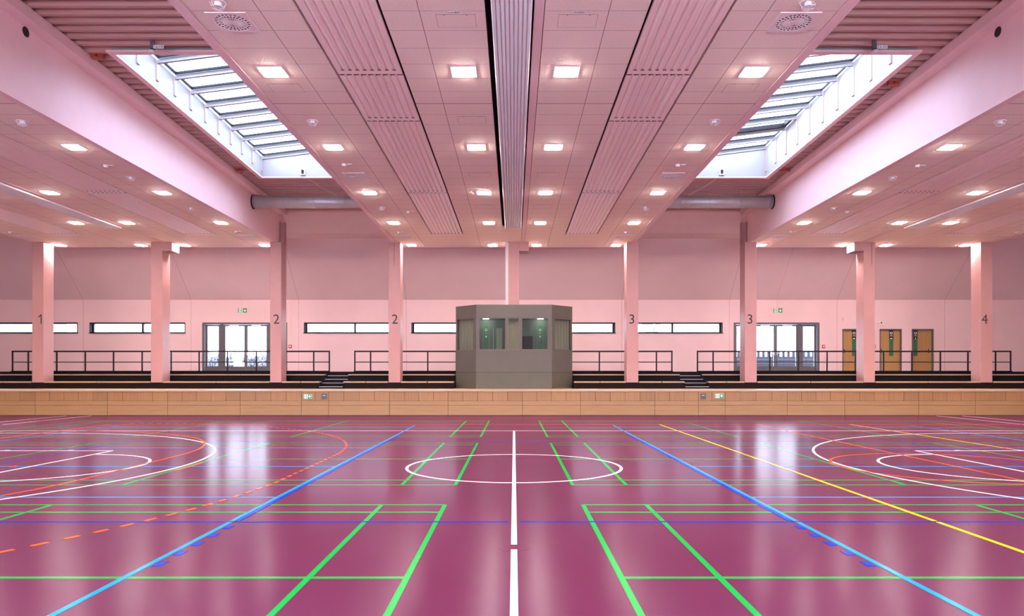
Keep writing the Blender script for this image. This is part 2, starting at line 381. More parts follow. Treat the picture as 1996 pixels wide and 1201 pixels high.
wins = [(WX(-60), WX(151.6)), (WX(174.5), WX(361)), (WX(592.4), WX(772)), (WX(802), WX(925)), (WX(1075), WX(1199.3)), (WX(1229), WX(1408.6))]
doors = [(WX(394), WX(560)), (WX(1430), WX(1597.5))]
wd = [(WX(1641.8), WX(1684.8)), (WX(1714.5), WX(1757.6)), (WX(1777.2), WX(1819.8))]
holes = [(a, c, *WZ) for a, c in wins] + [(a, c, ZP, 4.09) for a, c in doors] + [(a, c, ZP, 3.77) for a, c in wd]
b = B(); holes_wall(b, -XW, XW, 0.0, ZS, YW, YW+0.35, holes)
wb = b.build('wall_back', M['wall']); tag(wb, kind='structure')
# the wall leans into a sloping soffit above ZS
b = B(); b.prism([(YW, ZS), (32.5, 7.75), (32.6, 7.95), (YW+0.35, 5.4), (YW+0.35, ZS)], 'x', -XW, XW); tag(b.build('ceiling', M['wall']), kind='structure')
tag(B().box(-XW, XW, 31.3, 32.5, 7.75, 7.95).build('trim_1', M['pink']), kind='structure')
gaps = [(-XW, -14.84-HB), (-14.84+HB, -HB), (HB, 14.75-HB), (14.75+HB, XW)]
b = B()
for a, c in gaps: b.prism([(31.3, 7.75), (29.95, 8.40), (29.95, 9.2), (31.3, 9.2)], 'x', a, c)
for c, nm in BAYS: b.prism([(31.3, 7.75), (30.62, 8.07), (30.62, 9.2), (31.3, 9.2)], 'x', c-HB, c+HB)
tag(b.build('ceiling', M['pink']), kind='structure')

# ------------------------------------------------------------------ windows and doors in the back wall
def strip_window(i, a, c, mull, label_mull=True):
    r = empty('window_%d' % i, ((a+c)/2, YW, WZ[0]), kind='structure')
    w2 = (c-a)/2; h = WZ[1]-WZ[0]
    b = B(); t = 0.05
    b.box(-w2, w2, 0.0, 0.30, h-0.07, h); b.box(-w2, w2, 0.0, 0.30, 0, 0.035)
    b.box(-w2, -w2+t, 0, 0.30, 0.035, h-0.07); b.box(w2-t, w2, 0, 0.30, 0.035, h-0.07)
    b.box(-w2+t, -w2+t+0.07, 0.16, 0.26, 0.035, h-0.07); b.box(w2-t-0.07, w2-t, 0.16, 0.26, 0.035, h-0.07)
    for m in mull: b.box(m-(a+c)/2-0.045, m-(a+c)/2+0.045, 0.14, 0.26, 0.035, h-0.07)
    b.build('window_frame', M['frame'], r)
    B().box(-w2-0.03, w2+0.03, -0.04, 0.0, -0.03, 0.0).build('window_sill', M['frame'], r)
    B().box(-w2+t+0.07, w2-t-0.07, 0.20, 0.212, 0.035, h-0.07).build('pane', M['glass'], r)
mulls = [[WX(65)], [WX(275)], [WX(690.5)], [], [], [WX(1312)]]
for i, ((a, c), m) in enumerate(zip(wins, mulls)): strip_window(i+1, a, c, m)

def glazed_door(i, a, c, flip):
    r = empty('door_%d' % i, ((a+c)/2, YW, ZP), kind='structure'); W = (c-a)/2; H = 4.09-ZP
    s = -1 if flip else 1
    def bx(b, p, q, y0, y1, z0, z1): b.box(min(s*p, s*q), max(s*p, s*q), y0, y1, z0, z1)
    b = B(); bx(b, -W, W, 0.02, 0.28, H-0.09, H); bx(b, -W, -W+0.12, 0.0, 0.28, 0, H-0.09); bx(b, W-0.12, W, 0.0, 0.28, 0, H-0.09)
    bx(b, -1.27, -1.10, 0.12, 0.24, 0, H-0.09); bx(b, 1.10, 1.27, 0.12, 0.24, 0, H-0.09)
    b.build('door_frame', M['grey_frame'], r)
    for nm, p, q in (('side_light', -W+0.12, -1.27), ('door_leaf', -1.10, 0.0), ('door_leaf', 0.0, 1.10), ('side_light', 1.27, W-0.12)):
        b = B(); t = 0.085; y0, y1 = 0.15, 0.21
        bx(b, p+0.005, p+t, y0, y1, 0.01, H-0.1); bx(b, q-t, q-0.005, y0, y1, 0.01, H-0.1)
        bx(b, p+t, q-t, y0, y1, H-0.18, H-0.1); bx(b, p+t, q-t, y0, y1, 0.01, 0.27)
        bx(b, p+t+0.05, q-t-0.05, y0-0.012, y0, 0.06, 0.23)
        lf = b.build(nm, M['grey_frame'], r)
        b = B(); bx(b, p+t, q-t, 0.175, 0.187, 0.27, H-0.18); b.build('pane', M['glass'], lf)
        if nm == 'door_leaf':
            hx = -0.055 if q == 0.0 else 0.055
            b = B(); b.path([(s*hx, 0.15, 0.92), (s*hx, 0.08, 0.92), (s*(hx*3.2), 0.08, 0.92)], 0.014); bx(b, hx-0.03, hx+0.03, 0.135, 0.15, 0.82, 1.02)
            b.build('door_handle', M['steel'], lf)
            b = B(); bx(b, (p+q)/2-0.25, (p+q)/2+0.2, 0.09, 0.15, H-0.17, H-0.11); b.build('door_closer', M['whitebox'], lf)
glazed_door(1, *doors[0], False); glazed_door(2, *doors[1], True)

def wc_door(i, a, c, side, code):
    r = empty('door_%d' % i, ((a+c)/2, YW, ZP), kind='structure'); W = (c-a)/2; H = 3.77-ZP
    b = B(); b.box(-W, -W+0.05, -0.012, 0.2, 0, H); b.box(W-0.05, W, -0.012, 0.2, 0, H); b.box(-W+0.05, W-0.05, -0.012, 0.2, H-0.05, H)
    b.build('door_frame', M['grey_frame'], r)
    B().box(-W+0.05, W-0.05, 0.10, 0.15, 0.005, H-0.05).build('door_leaf', M['wooddoor'], r)
    sx = -W+0.30 if side < 0 else W-0.42
    sx = 0.08 if side > 0 else -0.30
    B().box(sx-0.1, sx+0.1, 0.092, 0.10, 1.62, H-0.06).build('sign_head', M['num'], r)
    B().box(sx-0.1, sx+0.1, 0.092, 0.10, 0.78, 1.62).build('sign_strip', M['dgreen'], r)
    b = B(); b.ring((0, 0), 0.04, 0.065, 0, 0.004, 24); o = b.build('sign_ring', M['swhite'], r, loc=(sx, 0.091, H-0.20)); o.rotation_euler = (math.pi/2, 0, 0)
    text_mesh('room_number', code, 0.045, M['swhite'], r, (sx, 0.089, H-0.33), FACE, 0.12)
    if i == 5:
        B().tube((sx, 0.088, H-0.425), (sx, 0.092, H-0.425), 0.016, 10).box(sx-0.018, sx+0.018, 0.088, 0.092, H-0.50, H-0.445).build('washroom_symbol', M['swhite'], r)
    else:
        b = B(); b.prism([(sx-0.05, H-0.49), (sx+0.05, H-0.49), (sx+0.05, H-0.47), (sx, H-0.43), (sx-0.05, H-0.47)], 'y', 0.088, 0.092); b.build('washroom_symbol', M['swhite'], r)
    hx = -W+0.13 if side > 0 else W-0.2
    b = B(); b.box(hx-0.02, hx+0.02, 0.085, 0.10, 0.93, 1.12); b.path([(hx, 0.1, 1.03), (hx, 0.05, 1.03), (hx+(0.11 if side > 0 else -0.11), 0.05, 1.03)], 0.011)
    b.build('door_handle', M['frame'], r)
wc_door(3, *wd[0], 1, '003'); wc_door(4, *wd[1], 1, '004'); wc_door(5, *wd[2], -1, '005')

# ------------------------------------------------------------------ outside, seen through the back windows
tag(B().box(-40, 40, YW+0.4, 75, 0.9, 1.4).build('ground', M['ground']), kind='structure')
def bush(name, x, y, w, h, label, grp):
    b = B(); k = 0
    for i in range(90):
        a = random.uniform(-w/2, w/2); hh = h*random.uniform(0.6, 1.0)
        b.tube((x+a*0.8, y+random.uniform(-0.3, 0.3), 1.4), (x+a, y+random.uniform(-0.5, 0.5), 1.4+hh), 0.05, 5, 0.015)
        cz = 1.4+hh*random.uniform(0.5, 1.0); c = Vector((x+a, y+random.uniform(-0.5, 0.5), cz))
        for j in range(4):
            u = Vector((random.gauss(0, 1), random.gauss(0, 1), random.gauss(0, 1))).normalized()*0.22
            v = u.orthogonal().normalized()*0.16
            b.poly([c+u, c+v, c-u, c-v])
    tag(b.build(name, M['hedge']), label, 'hedge', grp)
for i, x in enumerate((-22.6, -19.3, -16.0)):
    bush('hedge_bush', x, 54+i*0.4, 2.6, 1.7, ('bare grey bush', 'bare grey bush', 'bare grey bush')[i]+' outside the left glass door, '+('leftmost of three', 'middle of three', 'rightmost of three')[i], 'bushes outside the left door')
# buildings
r = empty('apartment_building', (-47.5, 60, 1.4), 'pale building outside the far left strip window', 'building')
B().box(-6, 6, 0, 6, 0, 9).build('facade', M['facade'], r)
for k in range(5): B().box(-5.4+k*2.2, -4.0+k*2.2, -0.05, 0.0, 1.2, 3.2).build('window', M['hedge'], r)
r = empty('garden_wall', (17.0, 44, 1.4), 'dark slatted wall with pale pickets outside the right glass door', 'fence')
B().box(-4.5, 3.0, 0, 0.2, 0, 1.22).build('slatted_wall', M['fence'], r)
for k in range(5): B().box(-4.5, 3.0, -0.03, 0.0, 0.15+k*0.22, 0.17+k*0.22).build('slat', M['grey_frame'], r)
b = B()
for k in range(24): b.box(-4.4+k*0.31, -4.25+k*0.31, 0.05, 0.15, 1.22, 1.50)
b.box(-4.5, 3.0, 0.05, 0.15, 1.50, 1.54); b.build('picket_row', M['fence'], r)
r = empty('annex_building', (22.5, 47, 1.4), 'pale teal building outside the right end of right glass door', 'building')
B().box(-1.9, 3, 0, 4, 0, 6).build('facade', M['teal'], r)
B().box(-1.95, 3, -0.1, 0, 3.1, 3.25).build('cornice', M['facade'], r)
b = B()
b.tube((9.7, 50, 1.4), (9.5, 50, 5.6), 0.35, 10, 0.25); b.tube((9.6, 50, 4.0), (8.2, 50, 7.5), 0.2, 8, 0.1); b.tube((9.6, 50, 3.8), (11.2, 50, 7.5), 0.2, 8, 0.1)
tag(b.build('bare_tree', M['hedge']), 'bare forked tree trunk outside the strip window right of the cabin', 'tree')

# ------------------------------------------------------------------ wooden front wall of the spectator stand
fw = B().box(-XW, XW, YF+0.03, YF+0.15, 0.0, 0.905).build('wall_front', M['dark']); tag(fw, kind='structure')
KF = YF/F
seams = [-XW+0.01]+[(p-1002)*KF for p in (-80, 68.5, 209.6, 326.6, 468.4, 587.5, 640.7, 759.5, 873.2, 1018.5, 1131.5, 1276.5, 1361.6, 1413.8, 1534.4, 1646.4, 1790.6, 1901.3, 2050)]+[XW-0.01]
for a, c in zip(seams[:-1], seams[1:]):
    g = 0.006
    b = B(); b.box(a+g, c-g, YF, YF+0.03, 0.012, 0.378); b.build('lower_panel', M['wood'], fw)
    B().box(a+g, c-g, YF, YF+0.03, 0.388, 0.540).build('middle_panel', M['wood'], fw)
    n_ = max(1, round((c-a)/0.545)); w_ = (c-a)/n_; b = B()
    for k in range(n_): b.box(a+k*w_+g, a+(k+1)*w_-g, YF, YF+0.03, 0.548, 0.905)
    b.build('upper_panel', M['woodv'], fw)

# ------------------------------------------------------------------ spectator stand
st = empty('spectator_stand', (0, YF, 0), 'long dark stepped spectator stand with pale wood edges behind the wooden front', 'stand')
def sb(name, m, *boxes, bev=0):
    b = B()
    for q in boxes: b.box(q[0], q[1], q[2]-YF, q[3]-YF, q[4], q[5])
    return b.build(name, m, st, bev=bev)
sb('walkway_board', M['woodlight'], (-XW+.005, XW-.005, YF-0.02, 29.28, 0.91, 0.955))
sb('walkway_board', M['woodlight'], (-2.47, 2.47, 29.285, 30.995, 0.91, 0.955))
PX = [(-19.86, -19.39), (-14.96, -14.49), (-10.05, -9.59), (-5.17, -4.69), (-0.23, 0.21), (4.64, 5.12), (9.51, 10.0), (14.41, 14.87), (19.24, 19.71)]
ST = [(-23.2, -22.2), (-8.02, -7.02), (7.02, 8.02), (22.2, 23.2)]
CAB = (-2.48, 2.48)
def split(x0, x1, cuts):
    out = []; x = x0
    for a, c in sorted(cuts):
        if a > x: out.append((x, a))
        x = max(x, c)
    if x < x1: out.append((x, x1))
    return out
for a, c in split(-XW+.005, XW-.005, ST+[CAB]):
    sb('lower_tier', M['dark'], (a, c, 29.30, 30.10, 0.95, 1.205))
for a, c in split(-XW+.005, XW-.005, ST+[CAB]):
    sb('upper_tier', M['dark'], (a, c, 30.10, 31.0, 0.95, 1.50))
sb('platform', M['dark'], (-XW+.005, XW-.005, 31.0, YW-0.003, 0.95, ZP))
pc = [(a-0.03, c+0.03) for a, c in PX]
for a, c in split(-XW+.005, XW-.005, ST+[CAB]+pc):
    if c-a < 0.5: sb('bench_board', M['woodlight'], (a, c, 29.27, 29.62, 1.206, 1.25)); continue
    m_ = (a+c)/2
    sb('bench_board', M['woodlight'], (a, m_-0.02, 29.27, 29.62, 1.196, 1.25)); sb('bench_board', M['woodlight'], (m_+0.02, c, 29.27, 29.62, 1.196, 1.25))
for a, c in split(-XW+.005, XW-.005, ST+[CAB]):
    n_ = max(1, round((c-a)/3.2)); w_ = (c-a)/n_
    for k in range(n_): sb('bench_board', M['woodlight'], (a+k*w_+0.015, a+(k+1)*w_-0.015, 30.05, 30.42, 1.50, 1.545))
for a, c in ST:
    for k, (y, z) in enumerate(((29.2, 1.04), (29.65, 1.19), (30.10, 1.34), (30.55, 1.49))):
        sb('stair_step', M['dark'], (a, c, y, y+0.45, 0.955, z)); sb('stair_nosing', M['nosing'], (a+0.02, c-0.02, y-0.012, y+0.0, z-0.02, z+0.003))

# ------------------------------------------------------------------ railings on the platform
KR = 31.06/F
def railing(pxs, label, left_end=True):
    xs = [(p-1002)*KR for p in pxs]; c = (xs[0]+xs[-1])/2
    r = empty('railing', (c, 31.06, ZP), label, 'railing', 'dark railings along the spectator platform')
    a, e = xs[0]-c-0.03, xs[-1]-c+0.03
    B().box(a, e, -0.03, 0.03, 0.85, 0.915).build('handrail', M['rail'], r, bev=0.01)
    B().box(a, e, -0.018, 0.018, 0.395, 0.435).build('middle_rail', M['rail'], r, bev=0.006)
    B().box(a, e, -0.07, -0.055, 0.0, 0.035).build('kick_board', M['dark'], r)
    for x in xs:
        B().box(x-c-0.03, x-c+0.03, -0.02, 0.02, 0.0, 0.85).build('post', M['rail'], r, bev=0.006)
railing([24.5, 55.2, 110.7, 166.2, 221.4, 277.2, 333.8, 388.4, 443.6, 499.7, 555, 611.5, 642], 'long dark railing in front of the left glass door')
railing([691.7, 722.4, 778, 833.8, 889.5, 945], 'short dark railing between the left stairs and the cabin')
railing([1057, 1112.7, 1168.3, 1224, 1279.5, 1309.6], 'short dark railing between the cabin and the right stairs')
railing([1359.5, 1390, 1445, 1500.6, 1556, 1612, 1667, 1722, 1777.3, 1832.9, 1886.7, 1940.5, 1969.8], 'long dark railing in front of the wooden doors and right glass door')

# ------------------------------------------------------------------ pillars
names = ['pink pillar marked 1 near the left edge', 'unmarked pink pillar with a bracket, left of the glass door', 'pink pillar marked 2 at the right end of left glass door',
         'pink pillar marked 2, nearer to the grey cabin', 'pink pillar rising behind the grey cabin roof', 'pink pillar marked 3, nearer to the grey cabin',
         'pink pillar marked 3 at the left end of right glass door', 'unmarked pink pillar with a bracket beside the wooden doors', 'pink pillar marked 4 near the right edge']
nums = ['1', '', '2', '2', '', '3', '3', '', '4']
npos = [78.5, 0, 538.8, 769.7, 0, 1231.5, 1461.7, 0, 1919]
YP = 29.3; ZB = 1.207
for i, (a, c) in enumerate(PX):
    cx = (a+c)/2; zb = 4.36 if i == 4 else ZB
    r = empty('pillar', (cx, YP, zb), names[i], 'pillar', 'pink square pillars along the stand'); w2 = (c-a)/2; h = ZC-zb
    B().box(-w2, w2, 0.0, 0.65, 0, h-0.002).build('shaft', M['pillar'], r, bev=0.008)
    if nums[i]:
        nx = (npos[i]-1002)*YP/F-cx
        nz = 1.58+(728-622)*YP/F-zb
        if nums[i] == '1':
            b = B(); b.prism([(nx+0.015, nz-0.195), (nx+0.055, nz-0.195), (nx+0.055, nz+0.195), (nx+0.03, nz+0.195), (nx+0.015, nz+0.12)], 'y', -0.005, -0.001)
            b.prism([(nx+0.03, nz+0.195), (nx+0.015, nz+0.125), (nx-0.085, nz+0.06), (nx-0.085, nz+0.105)], 'y', -0.005, -0.001); b.build('number', M['num'], r)
        else: text_mesh('number', nums[i], 0.385, M['num'], r, (nx, -0.003, nz), FACE)
    if i in (1, 4, 7):
        s = 1 if i in (1, 4) else -1
        x0, x1 = (w2, w2+0.39) if s > 0 else (-w2-0.39, -w2)
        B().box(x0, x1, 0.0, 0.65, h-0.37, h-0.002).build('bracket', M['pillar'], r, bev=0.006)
    if i in (2, 6):
        x0, x1 = (0.06, w2) if i == 2 else (-w2, -0.06)
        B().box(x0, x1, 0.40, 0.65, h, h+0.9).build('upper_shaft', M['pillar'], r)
    if i == 4:
        b = B(); b.box(-w2-0.12, -w2, 0.02, 0.14, 0, h-0.01)
        b.build('perforated_rail', M['whitebox'], r)
        b = B()
        for k in range(44):
            z = 0.04+k*0.06
            if z > h-0.05: break
            b.box(-w2-0.105, -w2-0.075, 0.012, 0.02, z, z+0.025); b.box(-w2-0.045, -w2-0.015, 0.012, 0.02, z+0.03, z+0.055)
        tag(b.build('perforation', M['hatch'], r), kind='stuff')
    if i == 3 or i == 7:
        B().box(-0.02 if i == 3 else 0.09, 0.0 if i == 3 else 0.11, -0.006, 0.0, h-0.95, h-0.03).build('cable_slot', M['hatch'], r)

# ------------------------------------------------------------------ grey control cabin
cb = empty('control_cabin', (0, 28.9, 0.955), 'grey brown glazed cabin standing in the middle of the stand', 'cabin')
zt = 3.40; z1_, z2_ = 1.575, 2.89      # window band
def oct_ring(o): return None
FL = [(-2.44, 0.9), (-1.54, 0.0), (1.54, 0.0), (2.44, 0.9)]
outer = FL+[(2.44, 1.5), (-2.44, 1.5)]
inner = [(-2.36, 0.93), (-1.51, 0.08), (1.51, 0.08), (2.36, 0.93), (2.36, 1.42), (-2.36, 1.42)]
def cabring(z0, z1, m, name, out=outer, inn=inner):
    b = B(); n_ = 6
    for i in range(n_):
        j = (i+1) % n_
        b.prism([out[i], out[j], inn[j], inn[i]], 'z', z0, z1)
    return b.build(name, m, cb)
cabring(0.0, 0.665, M['cabinlow'], 'base_panel'); 
big = [(-2.45, 0.897), (-1.545, -0.008), (1.545, -0.008), (2.45, 0.897), (2.45, 1.5), (-2.45, 1.5)]
cabring(0.675, z1_, M['cabin'], 'parapet_panel'); cabring(z2_, zt, M['cabin'], 'fascia')
B().prism(big, 'z', zt, zt+0.02).build('roof', M['cabin'], cb)
B().prism(inner, 'z', 0.0, 0.69).build('cabin_floor', M['dark'], cb)
# sill rail and window posts
b = B()
for i in range(3):
    b.prism([big[i], big[i+1], FL[i+1], FL[i]], 'z', z1_-0.03, z1_+0.0)
b.build('window_sill', M['cabin'], cb)
def post(p, q, name='window_post'):
    (ax, ay), (bx_, by) = p, q
    d = Vector((bx_-ax, by-ay)).normalized(); nrm = Vector((-d.y, d.x))*0.08
    B().prism([(ax, ay), (bx_, by), (bx_+nrm.x, by+nrm.y), (ax+nrm.x, ay+nrm.y)], 'z', z1_, z2_).build(name, M['cabin'], cb)
def CX(px): return (px-1002)*28.9/F
edges = [CX(929.5), CX(933.4), CX(985.8), CX(989.8), CX(1012), CX(1016.4), CX(1068.9), CX(1074)]
post((-1.54, 0), (edges[1], 0)); post((edges[2], 0), (edges[3], 0)); post((edges[4], 0), (edges[5], 0)); post((edges[6], 0), (1.54, 0))
def lerp(p, q, t): return (p[0]+(q[0]-p[0])*t, p[1]+(q[1]-p[1])*t)
for L in ((FL[0], FL[1]), (FL[3], FL[2])):
    A_, B_ = L if L[0][0] < 0 else (L[1], L[0])
    post(A_, lerp(A_, B_, 0.08 if L[0][0] < 0 else 0.14)); post(lerp(A_, B_, 0.86 if L[0][0] < 0 else 0.92), B_)
panes = [((edges[1], 0.04), (edges[2], 0.04)), ((edges[3], 0.04), (edges[4], 0.04)), ((edges[5], 0.04), (edges[6], 0.04)),
         ((-2.38, 0.885), (-1.60, 0.10)), ((1.60, 0.10), (2.38, 0.885))]
M['cabframe'] = mat('grey_window_trim', (0.12, 0.10, 0.09), 0.35, metal=0.2)
for p, q in panes:
    d = (Vector(q)-Vector(p)); L_ = d.length; d.normalize(); nn = Vector((-d.y, d.x))
    b = B()
    def seg(t0, t1, z0, z1):
        a_ = Vector(p)+d*t0-nn*0.02; c_ = Vector(p)+d*t1-nn*0.02
        b.prism([tuple(a_), tuple(c_), tuple(c_+nn*0.018), tuple(a_+nn*0.018)], 'z', z0, z1)
    seg(0, L_, z1_, z1_+0.035); seg(0, L_, z2_-0.03, z2_); seg(0, 0.025, z1_+0.035, z2_-0.03); seg(L_-0.025, L_, z1_+0.035, z2_-0.03)
    b.build('window_trim', M['cabframe'], cb)
for p, q in panes:
    d = (Vector(q)-Vector(p)).normalized(); nn = Vector((-d.y, d.x))*0.008
    B().prism([p, q, (q[0]+nn.x, q[1]+nn.y), (p[0]+nn.x, p[1]+nn.y)], 'z', z1_, z2_).build('pane', M['tint'], cb)
# back wall of the cabin with two grey-green doors carrying green strips
GG = mat('grey_green_door', (0.13, 0.16, 0.135), 0.5)
MGG = M['gg'] = GG; M['gg2'] = mat('pale_grey_green', (0.30, 0.35, 0.30), 0.5); M['mgreen'] = mat('leaf_green_strip', (0.03, 0.20, 0.07), 0.4)
B().box(-2.36, 2.36, 1.40, 1.42, z1_, z2_).build('rear_wall', M['gg'], cb)
for s, x in ((-1, (947.5-1002)*30.2/F), (1, (1053-1002)*30.2/F)):
    d = B().box(x-0.45, x+0.45, 1.36, 1.40, 0.7, z2_-0.10).build('inner_door', M['gg'], cb)
    B().box(x-0.11, x+0.11, 1.350, 1.36, z1_-0.1, z2_-0.24).build('sign_strip', M['mgreen'], d)
    B().box(x-0.125, x-0.11, 1.348, 1.36, z1_-0.1, z2_-0.22).build('strip_edge', M['gg2'], d); B().box(x+0.11, x+0.125, 1.348, 1.36, z1_-0.1, z2_-0.22).build('strip_edge', M['gg2'], d)
    o = B().ring((0, 0), 0.03, 0.06, 0, 0.004, 20).build('sign_ring', M['swhite'], d, loc=(x, 1.349, z2_-0.42)); o.rotation_euler = (math.pi/2, 0, 0)
    text_mesh('room_number', '007', 0.05, M['swhite'], d, (x, 1.347, z2_-0.56), FACE, 0.11)
    B().box(x-0.035, x+0.035, 1.345, 1.349, z2_-0.74, z2_-0.66).build('door_symbol', M['swhite'], d)
    B().box(x+0.30, x+0.31, 1.345, 1.36, z1_+0.1, z2_-0.35).build('door_edge', M['swhite'] if s < 0 else M['gg2'], d)
    B().box(x-0.12, x+0.12, 0.98, 1.10, z2_+0.02, z2_+0.06).build('cabin_lamp', M['ilamp'], cb)
B().box(-0.75, -0.50, 1.15, 1.38, 0.7, z2_-0.35).build('locker', M['gg2'], cb)
B().box(0.30, 0.78, 0.9, 1.38, 0.7, z1_+0.62).build('dark_cupboard', M['dark'], cb)
B().box(-0.28, 0.22, 0.30, 0.33, 0.7, z2_+0.1).build('beige_screen', M['beige'], cb)
for s in (-1, 1):
    b = B(); xs = [1.62+0.07*k for k in range(11)]
    pts = [(s*(1.66+0.062*k), 0.34+0.058*k+(0.03 if k % 2 else 0)) for k in range(12)]
    b.strip(pts, 'z', 0.7, z2_+0.1); b.build('side_curtain', M['cabcurtain'], cb)

# ------------------------------------------------------------------ bays: tile ceilings, edge beams, curtain, radiant panels
PU = [(-3.18, -2.02), (2.04, 3.20)]; PEND = 27.72; LEND = 26.42
for c, nm in BAYS:
    mir = (nm == 'right')
    def U(a, b_): return (-b_, -a) if mir else (a, b_)
    L0, L1 = U(-0.36, 0.29); S0, S1 = U(0.29, 0.46)
    b = B(); zt2 = ZC+0.08; g = 0.045
    hs = sorted([(PU[0][0]-g, PU[0][1]+g, PEND+0.02), (PU[1][0]-g, PU[1][1]+g, PEND+0.02), (L0-(0.075 if not mir else 0.0), L1+(0.075 if mir else 0.0), LEND+0.03)])
    x = -HB+0.182
    hs2 = hs+[(S0, S1, 30.6)]; hs2.sort()
    for a, e, yend in hs2:
        b.box(x, a, Y0, 30.4, ZC, zt2)
        if yend < 30.3: b.box(a, e, yend, 30.4, ZC, zt2)
        x = e
    b.box(x, HB-0.182, Y0, 30.4, ZC, zt2)
    tag(b.build('ceiling', M['tile'], loc=(c, 0, 0)), kind='structure')
    # beams
    b = B(); b.box(-HB, -HB+0.168, Y0, 29.62, ZC-0.012, 9.30); b.box(HB-0.168, HB, Y0, 29.62, ZC-0.012, 9.30)
    b.box(-HB, -HB+0.168, 29.62, 30.4, ZC+0.002, 9.30); b.box(HB-0.168, HB, 29.62, 30.4, ZC+0.002, 9.30)
    b.box(S0+0.012, S1-0.012, Y0, 30.38, ZC-0.012 if 0 else ZC-0.006, ZC+0.10)
    b.box(-HB, HB, 30.402, 30.6, ZC, 9.30)
    tag(b.build('trim_%d' % (2+BAYS.index((c, nm))), M['pink'], loc=(c, 0, 0)), kind='structure')
    b = B(); b.box(-HB+0.17, HB-0.17, Y0, 30.4, ZC+0.30, ZC+0.34)
    for a, e, yend in hs:
        b.box(a-0.02, a-0.001, Y0, yend, ZC+0.085, ZC+0.30); b.box(e+0.001, e+0.02, Y0, yend, ZC+0.085, ZC+0.30)
    tag(b.build('ceiling', M['black'], loc=(c, 0, 0)), kind='structure')
    b = B().box(-HB, HB, Y0, 30.6, 9.30, 9.40); tag(b.build('ceiling', M['pink'], loc=(c, 0, 0)), kind='structure')
    # folded dividing curtain (grey pleats in the slot)
    b = B(); pts = []; n_ = 9; w_ = (L1-L0-0.04)/n_
    for k in range(n_):
        x0 = L0+0.02+k*w_
        pts += [(x0, ZC+0.02), (x0+0.10*w_, ZC-0.01), (x0+0.28*w_, ZC-0.035), (x0+0.72*w_, ZC-0.035), (x0+0.90*w_, ZC-0.01), (x0+0.98*w_, ZC+0.02)]
    b.strip(pts, 'y', Y0+0.1, LEND); o = b.build('divider_curtain', M['curtain'], loc=(c, 0, 0))
    m_ = o.modifiers.new('solid', 'SOLIDIFY'); m_.thickness = 0.004
    tag(o, 'grey pleated dividing curtain folded up in the slot of the %s ceiling' % nm, 'curtain', 'dividing curtains folded into the ceiling')
    # radiant panels
    for j, (a, e) in enumerate(PU):
        side = 'left' if j == 0 else 'right'
        r = empty('radiant_panel', (c+(a+e)/2, 0, ZC), 'long ribbed pink heating panel in the %s ceiling, %s of its grey curtain' % (nm, side), 'heating panel', 'ribbed pink ceiling panels')
        W = (e-a)/2
        for (y0, y1) in ((-2.4, 0.7), (0.75, 6.75), (6.80, 12.88), (12.92, 15.25), (15.29, 21.32), (21.36, PEND)):
            b = B(); pts = [(-W, 0.05), (-W, 0.0)]
            for k in range(8):
                xk = -W+0.12+k*(2*W-0.24)/7
                pts += [(xk-0.026, 0.0), (xk-0.018, 0.014), (xk-0.004, 0.020), (xk+0.010, 0.014), (xk+0.022, 0.0), (xk+0.045, -0.006), (xk+0.06, 0.0)] if k < 7 else [(xk-0.026, 0.0), (xk-0.018, 0.014), (xk-0.004, 0.020), (xk+0.010, 0.014), (xk+0.022, 0.0)]
            pts += [(W, 0.0), (W, 0.05)]
            b.strip(pts, 'y', y0+0.0, y1-0.16); b.box(-W, W, y1-0.16, y1, 0.0, 0.05)
            ps = b.build('panel_section', M['panel'], r, smooth=False)
            if y1 > 9:
                b = B()
                for k in range(8):
                    xk = -W+0.12+k*(2*W-0.24)/7; b.box(xk-0.030, xk+0.030, y1-0.205, y1-0.165, -0.004, 0.0)
                b.build('end_slots', M['hatch'], ps)

# ------------------------------------------------------------------ luminaires
def make_lamp():
    r = empty('ceiling_lamp', (0, 0, 0))
    b = B(); W = 0.225; I = 0.185
    b.box(-W, W, -W, -I, -0.012, 0.0); b.box(-W, W, I, W, -0.012, 0.0); b.box(-W, -I, -I, I, -0.012, 0.0); b.box(I, W, -I, I, -0.012, 0.0)
    b.build('frame', M['lampframe'], r)
    b = B(); J = 0.160
    k = [(-I, -I, -0.004), (I, -I, -0.004), (I, I, -0.004), (-I, I, -0.004), (-J, -J, -0.026), (J, -J, -0.026), (J, J, -0.026), (-J, J, -0.026)]
    b.v = k; b.f = [(0, 1, 2, 3), (7, 6, 5, 4), (0, 4, 5, 1), (1, 5, 6, 2), (2, 6, 7, 3), (3, 7, 4, 0)]
    b.build('diffuser', M['lamp'], r)
    return r
proto = None
rowname = ['first', 'second', 'third', 'fourth', 'fifth', 'sixth', 'seventh', 'last']
rows = [0.22, 4.47, 8.72, 12.78, 17.02, 21.3, 25.56, 30.02]; rows = [12.78-4.26*3, 12.78-4.26*2, 12.78-4.26, 12.78, 17.02, 21.3, 25.56, 30.02]
coln = ['outer left', 'inner left', 'inner right', 'outer right']
ordn = ['eighth', 'seventh', 'sixth', 'fifth', 'fourth', 'third', 'second', 'first']
for c, nm in BAYS:
    for i, u in enumerate((-4.33, -0.90, 0.94, 4.31)):
        for k, y in enumerate(rows):
            if proto is None: proto = make_lamp(); o = proto
            else: o = copy_tree(proto)
            o.location = (c+u, y, ZC)
            tag(o, 'square lamp in the %s ceiling, %s column, %s from the back wall' % (nm, coln[i], ordn[k]), 'lamp', 'square lamps in the %s ceiling' % nm)

